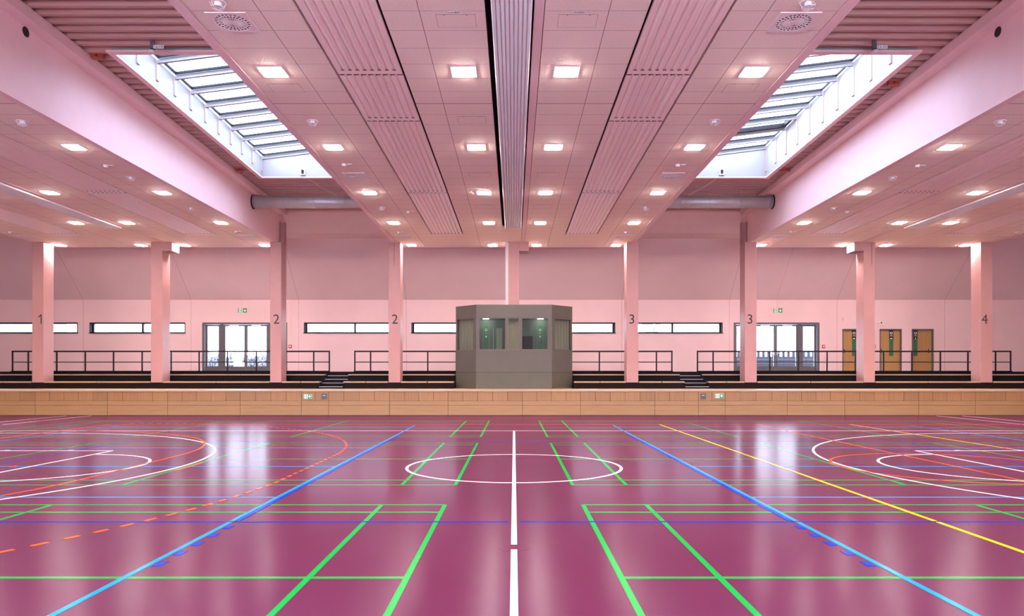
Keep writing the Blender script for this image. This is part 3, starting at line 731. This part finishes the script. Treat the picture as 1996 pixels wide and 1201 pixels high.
# ------------------------------------------------------------------ swirl vents
def make_vent():
    r = empty('swirl_vent', (0, 0, 0)); W = 0.31; n_ = 48; VM = M['ventm']
    b = B(); k = 0
    sq = []; ci = []
    for i in range(n_):
        t = 2*math.pi*i/n_; cx, sy = math.cos(t), math.sin(t); m_ = W/max(abs(cx), abs(sy)); sq.append((cx*m_, sy*m_)); ci.append((cx*0.26, sy*0.26))
    for i in range(n_):
        j = (i+1) % n_; b.prism([sq[i], sq[j], ci[j], ci[i]], 'z', -0.014, 0.0)
    b.build('vent_frame', VM, r)
    b = B().ring((0, 0), 0.0005, 0.26, -0.004, -0.001, 32); b.build('vent_backing', M['black'], r)
    b = B(); b.ring((0, 0), 0.0, 0.055, -0.014, -0.004, 24); b.ring((0, 0), 0.14, 0.15, -0.013, -0.004, 32); b.ring((0, 0), 0.205, 0.213, -0.013, -0.004, 32)
    for i in range(24):
        t = 2*math.pi*i/24; d = Vector((math.cos(t), math.sin(t))); q = Vector((-d.y, d.x))
        p0 = d*0.05; p1 = d*0.262+q*0.03
        b.prism([tuple(p0+q*0.006), tuple(p0-q*0.006), tuple(p1-q*0.010), tuple(p1+q*0.008)], 'z', -0.013, -0.004)
    b.build('swirl_blades', VM, r)
    return r
vs = [(-4.34, 10.97, 'pink swirl vent at the top of the picture, left of centre'), (-4.34, 19.5, 'pink swirl vent in central ceiling, left side, middle of three'), (-4.34, 28.1, 'pink swirl vent in central ceiling, left side, nearest the back'),
      (4.31, 10.97, 'pink swirl vent at the top of the picture, right of centre'), (4.31, 19.5, 'pink swirl vent in central ceiling, right side, middle of three'), (4.31, 28.1, 'pink swirl vent in central ceiling, right side, nearest the back'),
      (-10.5, 28.1, 'pink swirl vent at the right edge of left ceiling, by pillar marked 2'), (-19.2, 28.1, 'pink swirl vent at the left picture edge, by pillar marked 1'),
      (10.42, 28.1, 'pink swirl vent at the left edge of right ceiling, by pillar marked 3'), (19.1, 28.1, 'pink swirl vent at the right picture edge, by pillar marked 4')]
v0 = None
for x, y, lb in vs:
    if v0 is None: v0 = make_vent(); o = v0
    else: o = copy_tree(v0)
    o.location = (x, y, ZC); tag(o, lb, 'vent', 'square swirl vents in the ceilings')

# ------------------------------------------------------------------ caged speakers and small detectors
def make_cage():
    r = empty('caged_detector', (0, 0, 0))
    B().tube((0, 0, -0.05), (0, 0, 0), 0.055, 20).build('detector_body', M['whitebox'], r)
    b = B(); b.ring((0, 0), 0.115, 0.122, -0.010, 0.0, 28); b.ring((0, 0), 0.085, 0.091, -0.075, -0.069, 24)
    for i in range(6):
        t = math.pi*i/3; c_, s_2 = math.cos(t), math.sin(t)
        b.path([(0.118*c_, 0.118*s_2, -0.003), (0.088*c_, 0.088*s_2, -0.072), (0, 0, -0.10)], 0.0028, 6)
    b.build('wire_guard', M['whitebox'], r); return r
cg = [(-4.33, 10.40, 'central ceiling, left side, beside the foremost vent'), (-4.33, 15.27, 'central ceiling, left side, between first and second lamp rows'), (-4.33, 23.2, 'central ceiling, left side, between third and fourth lamps'),
      (4.30, 10.40, 'central ceiling, right side, beside the foremost vent'), (4.30, 15.27, 'central ceiling, right side, between first and second lamp rows'), (4.30, 23.2, 'central ceiling, right side, between third and fourth lamps'),
      (-10.58, 15.3, 'left ceiling at the left edge of picture'), (-10.6, 19.66, 'left ceiling, second from the left edge'), (-10.6, 23.3, 'left ceiling, farthest back'),
      (10.46, 15.3, 'right ceiling at the right edge of picture'), (10.46, 19.66, 'right ceiling, second from the right edge'), (10.46, 23.3, 'right ceiling, farthest back')]
c0 = None
for x, y, lb in cg:
    if c0 is None: c0 = make_cage(); o = c0
    else: o = copy_tree(c0)
    o.location = (x, y, ZC); tag(o, 'small white wire-caged detector in the '+lb, 'detector', 'wire-caged ceiling detectors')
def make_smoke():
    r = empty('smoke_detector', (0, 0, 0))
    B().tube((0, 0, -0.03), (0, 0, 0), 0.06, 20).tube((0, 0, -0.065), (0, 0, -0.03), 0.04, 20, 0.055).build('detector_body', M['whitebox'], r, smooth=True)
    B().tube((0, 0, -0.072), (0, 0, -0.065), 0.018, 12).build('sensor_tip', M['num'], r)
    B().box(0.08, 0.20, -0.02, 0.02, -0.012, 0.0).build('name_tag', M['swhite'], r); return r
sm = [(-4.4, 18.4, 'central ceiling in front of the middle left vent'), (-4.4, 27.2, 'central ceiling in front of the rear left vent'), (4.25, 18.45, 'central ceiling in front of the middle right vent'), (4.25, 27.2, 'central ceiling in front of the rear right vent'),
      (-10.62, 18.5, 'left ceiling beyond its foremost lamp'), (-10.6, 27.1, 'left ceiling in front of the vent near pillar 2'), (-19.3, 27.2, 'left ceiling near pillar 1'),
      (10.5, 18.5, 'right ceiling beyond its foremost lamp'), (10.55, 27.1, 'right ceiling in front of the vent near pillar 3'), (19.2, 27.2, 'right ceiling near pillar 4'),
      (-3.55, 23.8, 'central ceiling left of the ribbed panel'), (11.15, 23.8, 'right ceiling beside the ribbed panel')]
s0 = None
for x, y, lb in sm:
    if s0 is None: s0 = make_smoke(); o = s0
    else: o = copy_tree(s0)
    o.location = (x, y, ZC); tag(o, 'tiny white smoke detector in the '+lb, 'smoke detector', 'smoke detectors on the ceilings')

# ------------------------------------------------------------------ access hatches in the tile ceiling
def make_hatch():
    r = empty('access_hatch', (0, 0, 0)); b = B(); W, D_ = 0.30, 0.20; t = 0.004
    b.box(-W, W, -D_, -D_+t*1.5, -0.0015, 0); b.box(-W, -W+t, -D_, D_, -0.0015, 0); b.box(W-t, W, -D_, D_, -0.0015, 0); b.box(-W, W, D_-t, D_, -0.0015, 0)
    b.build('hatch_joint', M['hatch'], r); 
    B().box(-W+t, W-t, -D_+t*1.5, D_-t, -0.001, 0).build('hatch_lid', M['tile'], r)
    b = B(); b.tube((-0.17, -D_+0.02, -0.004), (-0.17, -D_+0.02, -0.001), 0.008, 8); b.tube((0.17, -D_+0.02, -0.004), (0.17, -D_+0.02, -0.001), 0.008, 8); b.build('latch', M['num'], r); return r
h0 = None
for x, y, lb in [(-0.885, 10.93, 'at the top, left of the grey curtain'), (-0.9, 15.2, 'left of the grey curtain, second from the top'), (-0.93, 19.4, 'left of the grey curtain, third from the top'), (-0.93, 23.1, 'left of the grey curtain, farthest back'),
                 (0.975, 10.93, 'at the top, right of the grey curtain'), (0.93, 19.4, 'right of the grey curtain, second from the top'), (0.93, 23.1, 'right of the grey curtain, farthest back'),
                 (-4.33, 13.5, 'beyond the foremost outer left lamp'), (4.3, 13.5, 'beyond the foremost outer right lamp')]:
    if h0 is None: h0 = make_hatch(); o = h0
    else: o = copy_tree(h0)
    o.location = (x, y, ZC); tag(o, 'thin outlined hatch in the central ceiling, '+lb, 'hatch', 'flush hatches in the central ceiling')
for x, s, lb in ((-0.90, '11/1ZD', 'left'), (0.975, '13/2ZD', 'right')):
    r = empty('ceiling_tag', (x, 10.66, ZC), 'tiny white code tag on the ceiling hatch %s of the grey curtain' % lb, 'tag', 'code tags on the ceiling')
    B().box(-0.095, 0.095, -0.02, 0.02, -0.003, 0.0).build('tag_plate', M['swhite'], r)
    text_mesh('tag_code', s, 0.024, M['num'], r, (0, 0, -0.0035), (math.pi, 0, 0), 0.16)

# ------------------------------------------------------------------ roof deck, ledges and skylights over the gaps
def deck_profile(y0, y1):
    pts = []; p = 0.31; y = y0; h = 0.12
    while y < y1-0.05:
        for dy, dz in ((0.0, 0), (0.085, 0), (0.125, h), (0.27, h)):
            yy = min(y+dy, y1); pts.append((yy, tz(yy)+dz))
        y += p
    pts.append((y1, tz(y1))); return pts
def deck(b, x0, x1, y0, y1): b.strip(deck_profile(y0, y1), 'x', x0, x1)
SY0, SY1 = 15.85, 25.05; SI, SO = 5.95, 8.88
for side in (-1, 1):
    cb_ = -14.84 if side < 0 else 14.75
    fx = abs(cb_)-HB       # gap's outer face
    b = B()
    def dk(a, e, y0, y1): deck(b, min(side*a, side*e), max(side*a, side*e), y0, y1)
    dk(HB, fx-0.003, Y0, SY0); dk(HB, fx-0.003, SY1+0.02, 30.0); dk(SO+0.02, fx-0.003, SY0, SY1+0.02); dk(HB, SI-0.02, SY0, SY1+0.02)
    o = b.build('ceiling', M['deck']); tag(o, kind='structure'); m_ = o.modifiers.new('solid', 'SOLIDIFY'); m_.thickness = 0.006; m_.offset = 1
    # ledge along the fascia, parallel to the roof fall
    b = B(); x0, x1 = sorted((side*(fx-0.30), side*fx))
    b.prism([(Y0, tz(Y0)-0.23), (29.62, tz(29.62)-0.23), (29.62, tz(29.62)-0.008), (Y0, tz(Y0)-0.008)], 'x', x0, x1)
    lg = b.build('trim_%d' % (5 if side < 0 else 6), M['pink']); tag(lg, kind='structure')
    b = B(); b.ring((0, 0), 0.0, 0.10, 0.0, 0.004, 28); o = b.build('pipe_hole', M['num'], lg, loc=(side*(fx-0.0), 14.3, 8.45)); o.rotation_euler = (0, -side*math.pi/2, 0)
    # roof cover above the deck keeps daylight out
    b = B()
    def rc(a, e, y0, y1): b.prism([(y0, tz(y0)+0.135), (y1, tz(y1)+0.135), (y1, tz(y1)+0.25), (y0, tz(y0)+0.25)], 'x', *sorted((side*a, side*e)))
    rc(HB, fx-0.003, Y0, SY0-0.01); rc(HB, fx-0.003, SY1+0.01, 30.5); rc(SO+0.01, fx-0.003, SY0-0.01, SY1+0.01); rc(HB, SI-0.01, SY0-0.01, SY1+0.01)
    tag(b.build('ceiling', M['deck']), kind='structure')
    # skylight
    wn = empty('window_%d' % (7 if side < 0 else 8), (0, 0, 0), kind='structure')
    def gz(x, y):      # underside of the glazing: rises to the right, falls with the roof
        lo = SI if side > 0 else -SO
        return tz(y)+0.68+0.125*(x-lo)
    xa, xb = (SI, SO) if side > 0 else (-SO, -SI)
    b = B()     # white lining
    for xw, t in ((xa, -0.06), (xb, 0.06)):
        q0, q1 = sorted((xw, xw+t))
        b.prism([(SY0, tz(SY0)-0.02), (SY1, tz(SY1)-0.02), (SY1, gz(xw, SY1)), (SY0, gz(xw, SY0))], 'x', q0, q1)
    for yw, t in ((SY0, -0.06), (SY1, 0.06)):
        q0, q1 = sorted((yw, yw+t))
        b.prism([(xa-0.06, tz(yw)-0.02), (xb+0.06, tz(yw)-0.02), (xb+0.06, gz(xb, yw)), (xa-0.06, gz(xa, yw))], 'y', q0, q1)
    b.build('lining', M['white'], wn)
    b = B()     # pink rim under the lining
    for q0, q1 in ((xa-0.14, xa), (xb, xb+0.14)):
        b.prism([(SY0-0.14, tz(SY0-.14)-0.06), (SY1+0.14, tz(SY1+.14)-0.06), (SY1+0.14, tz(SY1+.14)-0.015), (SY0-0.14, tz(SY0-.14)-0.015)], 'x', q0, q1)
    for q0, q1 in ((SY0-0.14, SY0), (SY1, SY1+0.14)): b.prism([(q0, tz(q0)-0.06), (q1, tz(q1)-0.06), (q1, tz(q1)-0.015), (q0, tz(q0)-0.015)], 'x', xa, xb)
    b.build('rim', M['pink'], wn)
    NP = 10; pw = (SY1-SY0)/NP
    b = B()
    for k in range(NP+1):
        y = SY0+k*pw
        for xw, sg in ((xa, 1), (xb, -1)):
            y0, y1 = max(SY0, y-0.06), min(SY1, y+0.06); q0, q1 = sorted((xw, xw+sg*0.03))
            b.box(q0, q1, y0, y1, tz(y)+0.16, gz(xw, y)-0.02)
    b.build('battens', M['batten'], wn)
    for k in range(NP+1):
        y = SY0+k*pw; y0, y1 = y-0.042, y+0.042
        b = B(); za, zb_ = gz(xa, y), gz(xb, y)
        b.prism([(xa, za-0.10), (xb, zb_-0.10), (xb, zb_+0.02), (xa, za+0.02)], 'y', max(SY0, y0), min(SY1, y1)); b.build('glazing_bar', M['white'], wn)
    vent = {(-1, 7), (1, 7), (1, 0)}
    for k in range(NP):
        y0 = SY0+k*pw+0.055; y1 = SY0+(k+1)*pw-0.055; ym = (y0+y1)/2
        def lift(u): return 0.0
        z = lambda x, y, d: (x, y, gz(x, y)+d)
        op = (side, k) in vent and side > 0
        mt = M['frame'] if op else M['alu']; t = 0.055; h0_, h1_ = 0.005, 0.055
        up = 0.0
        b = B()
        def fr(x0, x1, ya, yb, dz0, dz1):
            kk = len(b.v); b.v += [z(x0, ya, dz0), z(x1, ya, dz0), z(x1, yb, dz0), z(x0, yb, dz0), z(x0, ya, dz1), z(x1, ya, dz1), z(x1, yb, dz1), z(x0, yb, dz1)]
            b.f += [tuple(kk+i for i in q) for q in ((0,3,2,1),(4,5,6,7),(0,1,5,4),(1,2,6,5),(2,3,7,6),(3,0,4,7))]
        X0, X1 = xa+0.03, xb-0.03
        if op: X0 += 0.06; X1 -= 0.02; t = 0.09; h0_, h1_ = -0.03, 0.10
        fr(X0, X1, y0, y0+t*0.6, h0_, h1_); fr(X0, X1, y1-t, y1, h0_, h1_); fr(X0, X0+t, y0, y1, h0_, h1_); fr(X1-t, X1, y0, y1, h0_, h1_)
        sf = b.build('sash_frame', mt, wn)
        b = B(); fr(X0+t, X1-t, y0+t*0.6, y0+t*0.6+0.022, h0_-0.012, h1_-0.01); fr(X0+t, X1-t, y1-t-0.03, y1-t, h0_-0.012, h1_-0.01); fr(X0+t, X0+t+0.03, y0, y1-t, h0_-0.012, h1_-0.01); fr(X1-t-0.03, X1-t, y0, y1-t, h0_-0.012, h1_-0.01)
        b.build('gasket', M['frame'], sf)
        b = B(); fr(X0+t, X1-t, y0+t*0.6, y1-t, 0.02, 0.032); b.build('pane', M['glass'], sf)
    # devices under the roof
    lr = 'left' if side < 0 else 'right'
    xd = (590-1002)*25.0/F if side < 0 else (1407-1002)*25.0/F
    r = empty('rain_sensor', (xd, SY1-0.001, tz(25)+0.10), 'white box with black eye on the far skylight lining, %s side' % lr, 'sensor', 'white boxes on the skylight lining')
    B().box(-0.085, 0.085, -0.06, 0.0, -0.08, 0.16).build('sensor_box', M['whitebox'], r, bev=0.01)
    B().tube((0, -0.085, 0.06), (0, -0.06, 0.06), 0.05, 16).tube((0, -0.085, 0.0), (0, -0.06, 0.0), 0.045, 16).build('black_eye', M['num'], r)
    B().path([(0, -0.03, -0.08), (0.3*-side, 0.9, -0.12-0.09), (0.62*-side, 2.2, -0.12-0.10)], 0.012, 6).build('cable', M['ventm'], r)
    xe = -7.78*1.0 if side < 0 else 7.75
    yy = 15.3; r = empty('hanging_detector', (xe, yy, tz(yy)), 'white detector on a grey bracket below the ribbed %s roof' % lr, 'smoke detector', 'detectors below the ribbed roof')
    B().box(-0.045, 0.045, -0.02, 0.02, -0.22, 0.0).build('bracket', M['grey_frame'], r)
    B().tube((0, -0.04, -0.30), (0, -0.04, -0.24), 0.055, 18).build('detector_body', M['whitebox'], r)
    B().tube((0, -0.04, -0.24), (0, -0.04, -0.21), 0.03, 14).build('neck', M['num'], r)
    B().box(0.04, 0.26, -0.045, -0.03, -0.20, -0.13).build('name_tag', M['swhite'], r)
    text_mesh('tag_code', '12/10' if side < 0 else '12/23', 0.045, M['num'], r, (0.15, -0.047, -0.165), FACE, 0.18)
    for (yy, lb) in (((15.95, 'near the front end of the skylight') if side < 0 else (17.35, 'beside the front half of the skylight')), (24.2, 'near the back end of the skylight')):
        r = B().box(-0.13, 0.13, -0.05, 0.05, -0.10, 0.0).build('junction_box', M['orangered'], loc=(side*(fx-0.48), yy, tz(yy)))
        tag(r, 'small red box under the ribbed %s roof, %s' % (lr, lb), 'junction box', 'red boxes under the ribbed roof')
        B().box(-0.02, 0.02, -0.056, -0.05, -0.06, -0.03).build('screw_cover', M['num'], r)

# outermost gaps: plain deck and cover
b = B(); b2 = B()
for a, e in ((-XW, -14.84-HB), (14.75+HB, XW)):
    deck(b, a, e, Y0, 30.0)
    b2.prism([(Y0, tz(Y0)+0.135), (30.5, tz(30.5)+0.135), (30.5, tz(30.5)+0.25), (Y0, tz(Y0)+0.25)], 'x', a, e)
tag(b.build('ceiling', M['deck']), kind='structure'); tag(b2.build('ceiling', M['deck']), kind='structure')

# ------------------------------------------------------------------ round ducts crossing the gaps
for side in (-1, 1):
    lr = 'left' if side < 0 else 'right'
    fx = (14.84 if side < 0 else 14.75)-HB
    r = empty('ventilation_duct', (side*(HB+fx)/2, 26.75, 8.03), 'round grey steel duct crossing below the skylight end, %s side' % lr, 'duct', 'round ducts behind the skylights')
    L = (fx-HB)/2-0.003
    B().tube((-L, 0, 0), (L, 0, 0), 0.235, 40).build('pipe', M['duct'], r, smooth=True)
    for k in range(5):
        x = -L+0.1+k*(2*L-0.3)/4
        B().tube((x, 0, 0), (x+0.02, 0, 0), 0.243, 40).build('joint_band', M['duct'], r, smooth=True)
    e_ = L if side > 0 else -L
    B().tube((e_-0.03*side, 0, 0), (e_, 0, 0), 0.262, 40).build('end_collar', M['frame'], r)
    for k in (-0.5, 0.5): B().box(k*L-0.015, k*L+0.015, -0.01, 0.01, 0.23, tz(26.75)-8.03).build('hanger', M['steel'], r)

# ------------------------------------------------------------------ signs, call points, camera, boxes
def running_man(b, cx, cz, s, y):
    def P(pts): b.prism([(cx+u*s, cz+v*s) for u, v in pts], 'y', y-0.004, y)
    b.tube((cx+0.08*s, y, cz+0.62*s), (cx+0.08*s, y-0.004, cz+0.62*s), 0.13*s, 10)
    P([(-0.12, -0.05), (0.12, -0.05), (0.16, 0.42), (-0.04, 0.46)]); P([(0.1, 0.42), (0.42, 0.2), (0.36, 0.1), (0.05, 0.3)]); P([(-0.04, 0.44), (-0.38, 0.26), (-0.34, 0.16), (0.0, 0.32)])
    P([(0.0, -0.08), (0.16, -0.02), (0.34, -0.38), (0.20, -0.42)]); P([(0.2, -0.42), (0.34, -0.38), (0.30, -0.8), (0.18, -0.8)]); P([(-0.14, -0.02), (0.02, -0.1), (-0.24, -0.46), (-0.36, -0.38)]); P([(-0.36, -0.36), (-0.30, -0.48), (-0.62, -0.5), (-0.62, -0.4)])
def exit_sign(x, y, z, w, h, arrow, label, flip=False, green='green'):
    r = empty('exit_sign', (x, y, z), label, 'exit sign', 'green emergency exit signs')
    B().box(-w/2, w/2, -0.03, 0.0, -h/2, h/2).build('sign_body', M['swhite'], r)
    B().box(0.02*w, w/2-0.006, -0.034, -0.03, -h/2+0.006, h/2-0.006).build('arrow_field', M['green'], r)
    B().box(-w/2+0.006, -0.08*w, -0.034, -0.03, -h/2+0.006, h/2-0.006).build('figure_field', M['green'], r)
    b = B(); B_ = b
    b.box(-w*0.40, -w*0.14, -0.036, -0.034, -h*0.42, h*0.42); b.build('doorway', M['swhite'], r)
    b = B(); running_man(b, -w*0.27, 0, h*0.42, -0.036); b.build('running_figure', M['green'], r)
    b = B(); cx = w*0.26; s = h*0.34*(1 if arrow == 'up' else -1)
    b.prism([(cx-0.18*abs(s), -s), (cx+0.18*abs(s), -s), (cx+0.18*abs(s), 0.2*s), (cx-0.18*abs(s), 0.2*s)], 'y', -0.038, -0.034)
    b.prism([(cx, s), (cx+0.95*abs(s), 0.0), (cx+0.60*abs(s), -0.30*s), (cx, 0.38*s), (cx-0.60*abs(s), -0.30*s), (cx-0.95*abs(s), 0.0)], 'y', -0.038, -0.034)
    b.build('arrow', M['swhite'], r)
zz = 1.58+(728-605.3)*K
exit_sign(WX(473.2), YW-0.001, zz, 0.45, 0.235, 'down', 'green exit sign with down arrow above the left glass door')
exit_sign(WX(1516), YW-0.001, zz, 0.45, 0.235, 'down', 'green exit sign with down arrow above the right glass door')
zz = 1.58-(773-728)*KF
exit_sign((600-1002)*KF, YF-0.001, zz, 0.31, 0.165, 'up', 'green exit sign with up arrow on the wooden front, left')
exit_sign((1401.7-1002)*KF, YF-0.001, 1.58-(772-728)*KF, 0.31, 0.165, 'up', 'green exit sign with up arrow on the wooden front, right')
for px, lb in ((632, 'left'), (1370.7, 'right')):
    r = empty('switch_box', ((px-1002)*KF, YF, 1.58-(773-728)*KF), 'small framed steel switch box on the wooden front, %s of centre' % lb, 'switch box', 'switch boxes on the wooden front')
    b = B(); W = 0.105; H = 0.11
    b.box(-W, W, -0.015, 0, H-0.02, H); b.box(-W, W, -0.015, 0, -H, -H+0.02); b.box(-W, -W+0.02, -0.015, 0, -H+0.02, H-0.02); b.box(W-0.02, W, -0.015, 0, -H+0.02, H-0.02); b.build('box_frame', M['grey_frame'], r)
    B().box(-W+0.02, W-0.02, -0.006, 0, -H+0.02, H-0.02).build('cover', M['cabin'], r); B().box(-0.05, 0.05, -0.010, -0.006, 0.03, 0.045).build('label_strip', M['swhite'], r)
for px, lb in ((566, 'right of the pillar marked 2'), (1605, 'right of the right glass door'), (1703.5, 'half hidden beside the unmarked right pillar')):
    r = empty('fire_call_point', (WX(px), YW, 1.58+(728-675.5)*K), 'small red fire call point on the wall '+lb, 'fire alarm', 'red fire call points')
    B().box(-0.07, 0.07, -0.05, 0, -0.08, 0.08).build('alarm_box', M['red'], r, bev=0.006); B().box(-0.035, 0.035, -0.055, -0.05, -0.035, 0.04).build('alarm_glass', M['swhite'], r)
r = empty('security_camera', (WX(1711), YW, 1.58+(728-629)*K), 'small white security camera on the wall left of the wooden doors', 'camera')
B().box(-0.05, 0.05, -0.03, 0, -0.06, 0.06).tube((0, -0.02, 0), (0.02, -0.14, 0.0), 0.02, 8).build('wall_mount', M['whitebox'], r)
B().tube((0.02, -0.30, -0.02), (0.02, -0.12, 0.0), 0.055, 16).build('camera_body', M['whitebox'], r); B().tube((0.02, -0.31, -0.021), (0.02, -0.30, -0.02), 0.035, 14).build('lens', M['num'], r)
# thin conduits on the wall
for px, z0, lb in ((475.5, 4.76, 'above the left exit sign'), (566.6, 2.99, 'down to the fire call point by pillar 2'), (1513.5, 4.76, 'above the right exit sign')):
    cbm = B().box(-0.012, 0.012, -0.02, 0.0, z0, 5.18)
    if z0 > 4: cbm.prism([(-0.02, 5.19), (-0.001, 5.175), (-2.12, 7.345), (-2.14, 7.33)], 'x', -0.014, 0.014)
    tag(cbm.build('conduit', M['pink'], loc=(WX(px), YW, 0)), 'thin pink conduit on the wall '+lb, 'conduit', 'thin conduits on the back wall')
for px, dx in ((1636.4, 1), (1827, -1), (1843.7, 1)):
    x = WX(px); b = B(); b.box(-0.012, 0.012, -0.02, 0, 4.33, 5.18); q0, q1 = sorted((0, dx*0.21)); b.box(q0, q1, -0.02, 0, 4.31, 4.335); b.box(dx*0.21-0.012, dx*0.21+0.012, -0.02, 0, 4.15, 4.335)
    tag(b.build('conduit', M['pink'], loc=(x, YW, 0)), {1636.4: 'stepped pink conduit above the leftmost wooden door', 1827: 'stepped pink conduit turning left, above right of wooden doors', 1843.7: 'stepped pink conduit turning right, near the pillar marked 4'}[px], 'conduit', 'stepped conduits on the back wall')
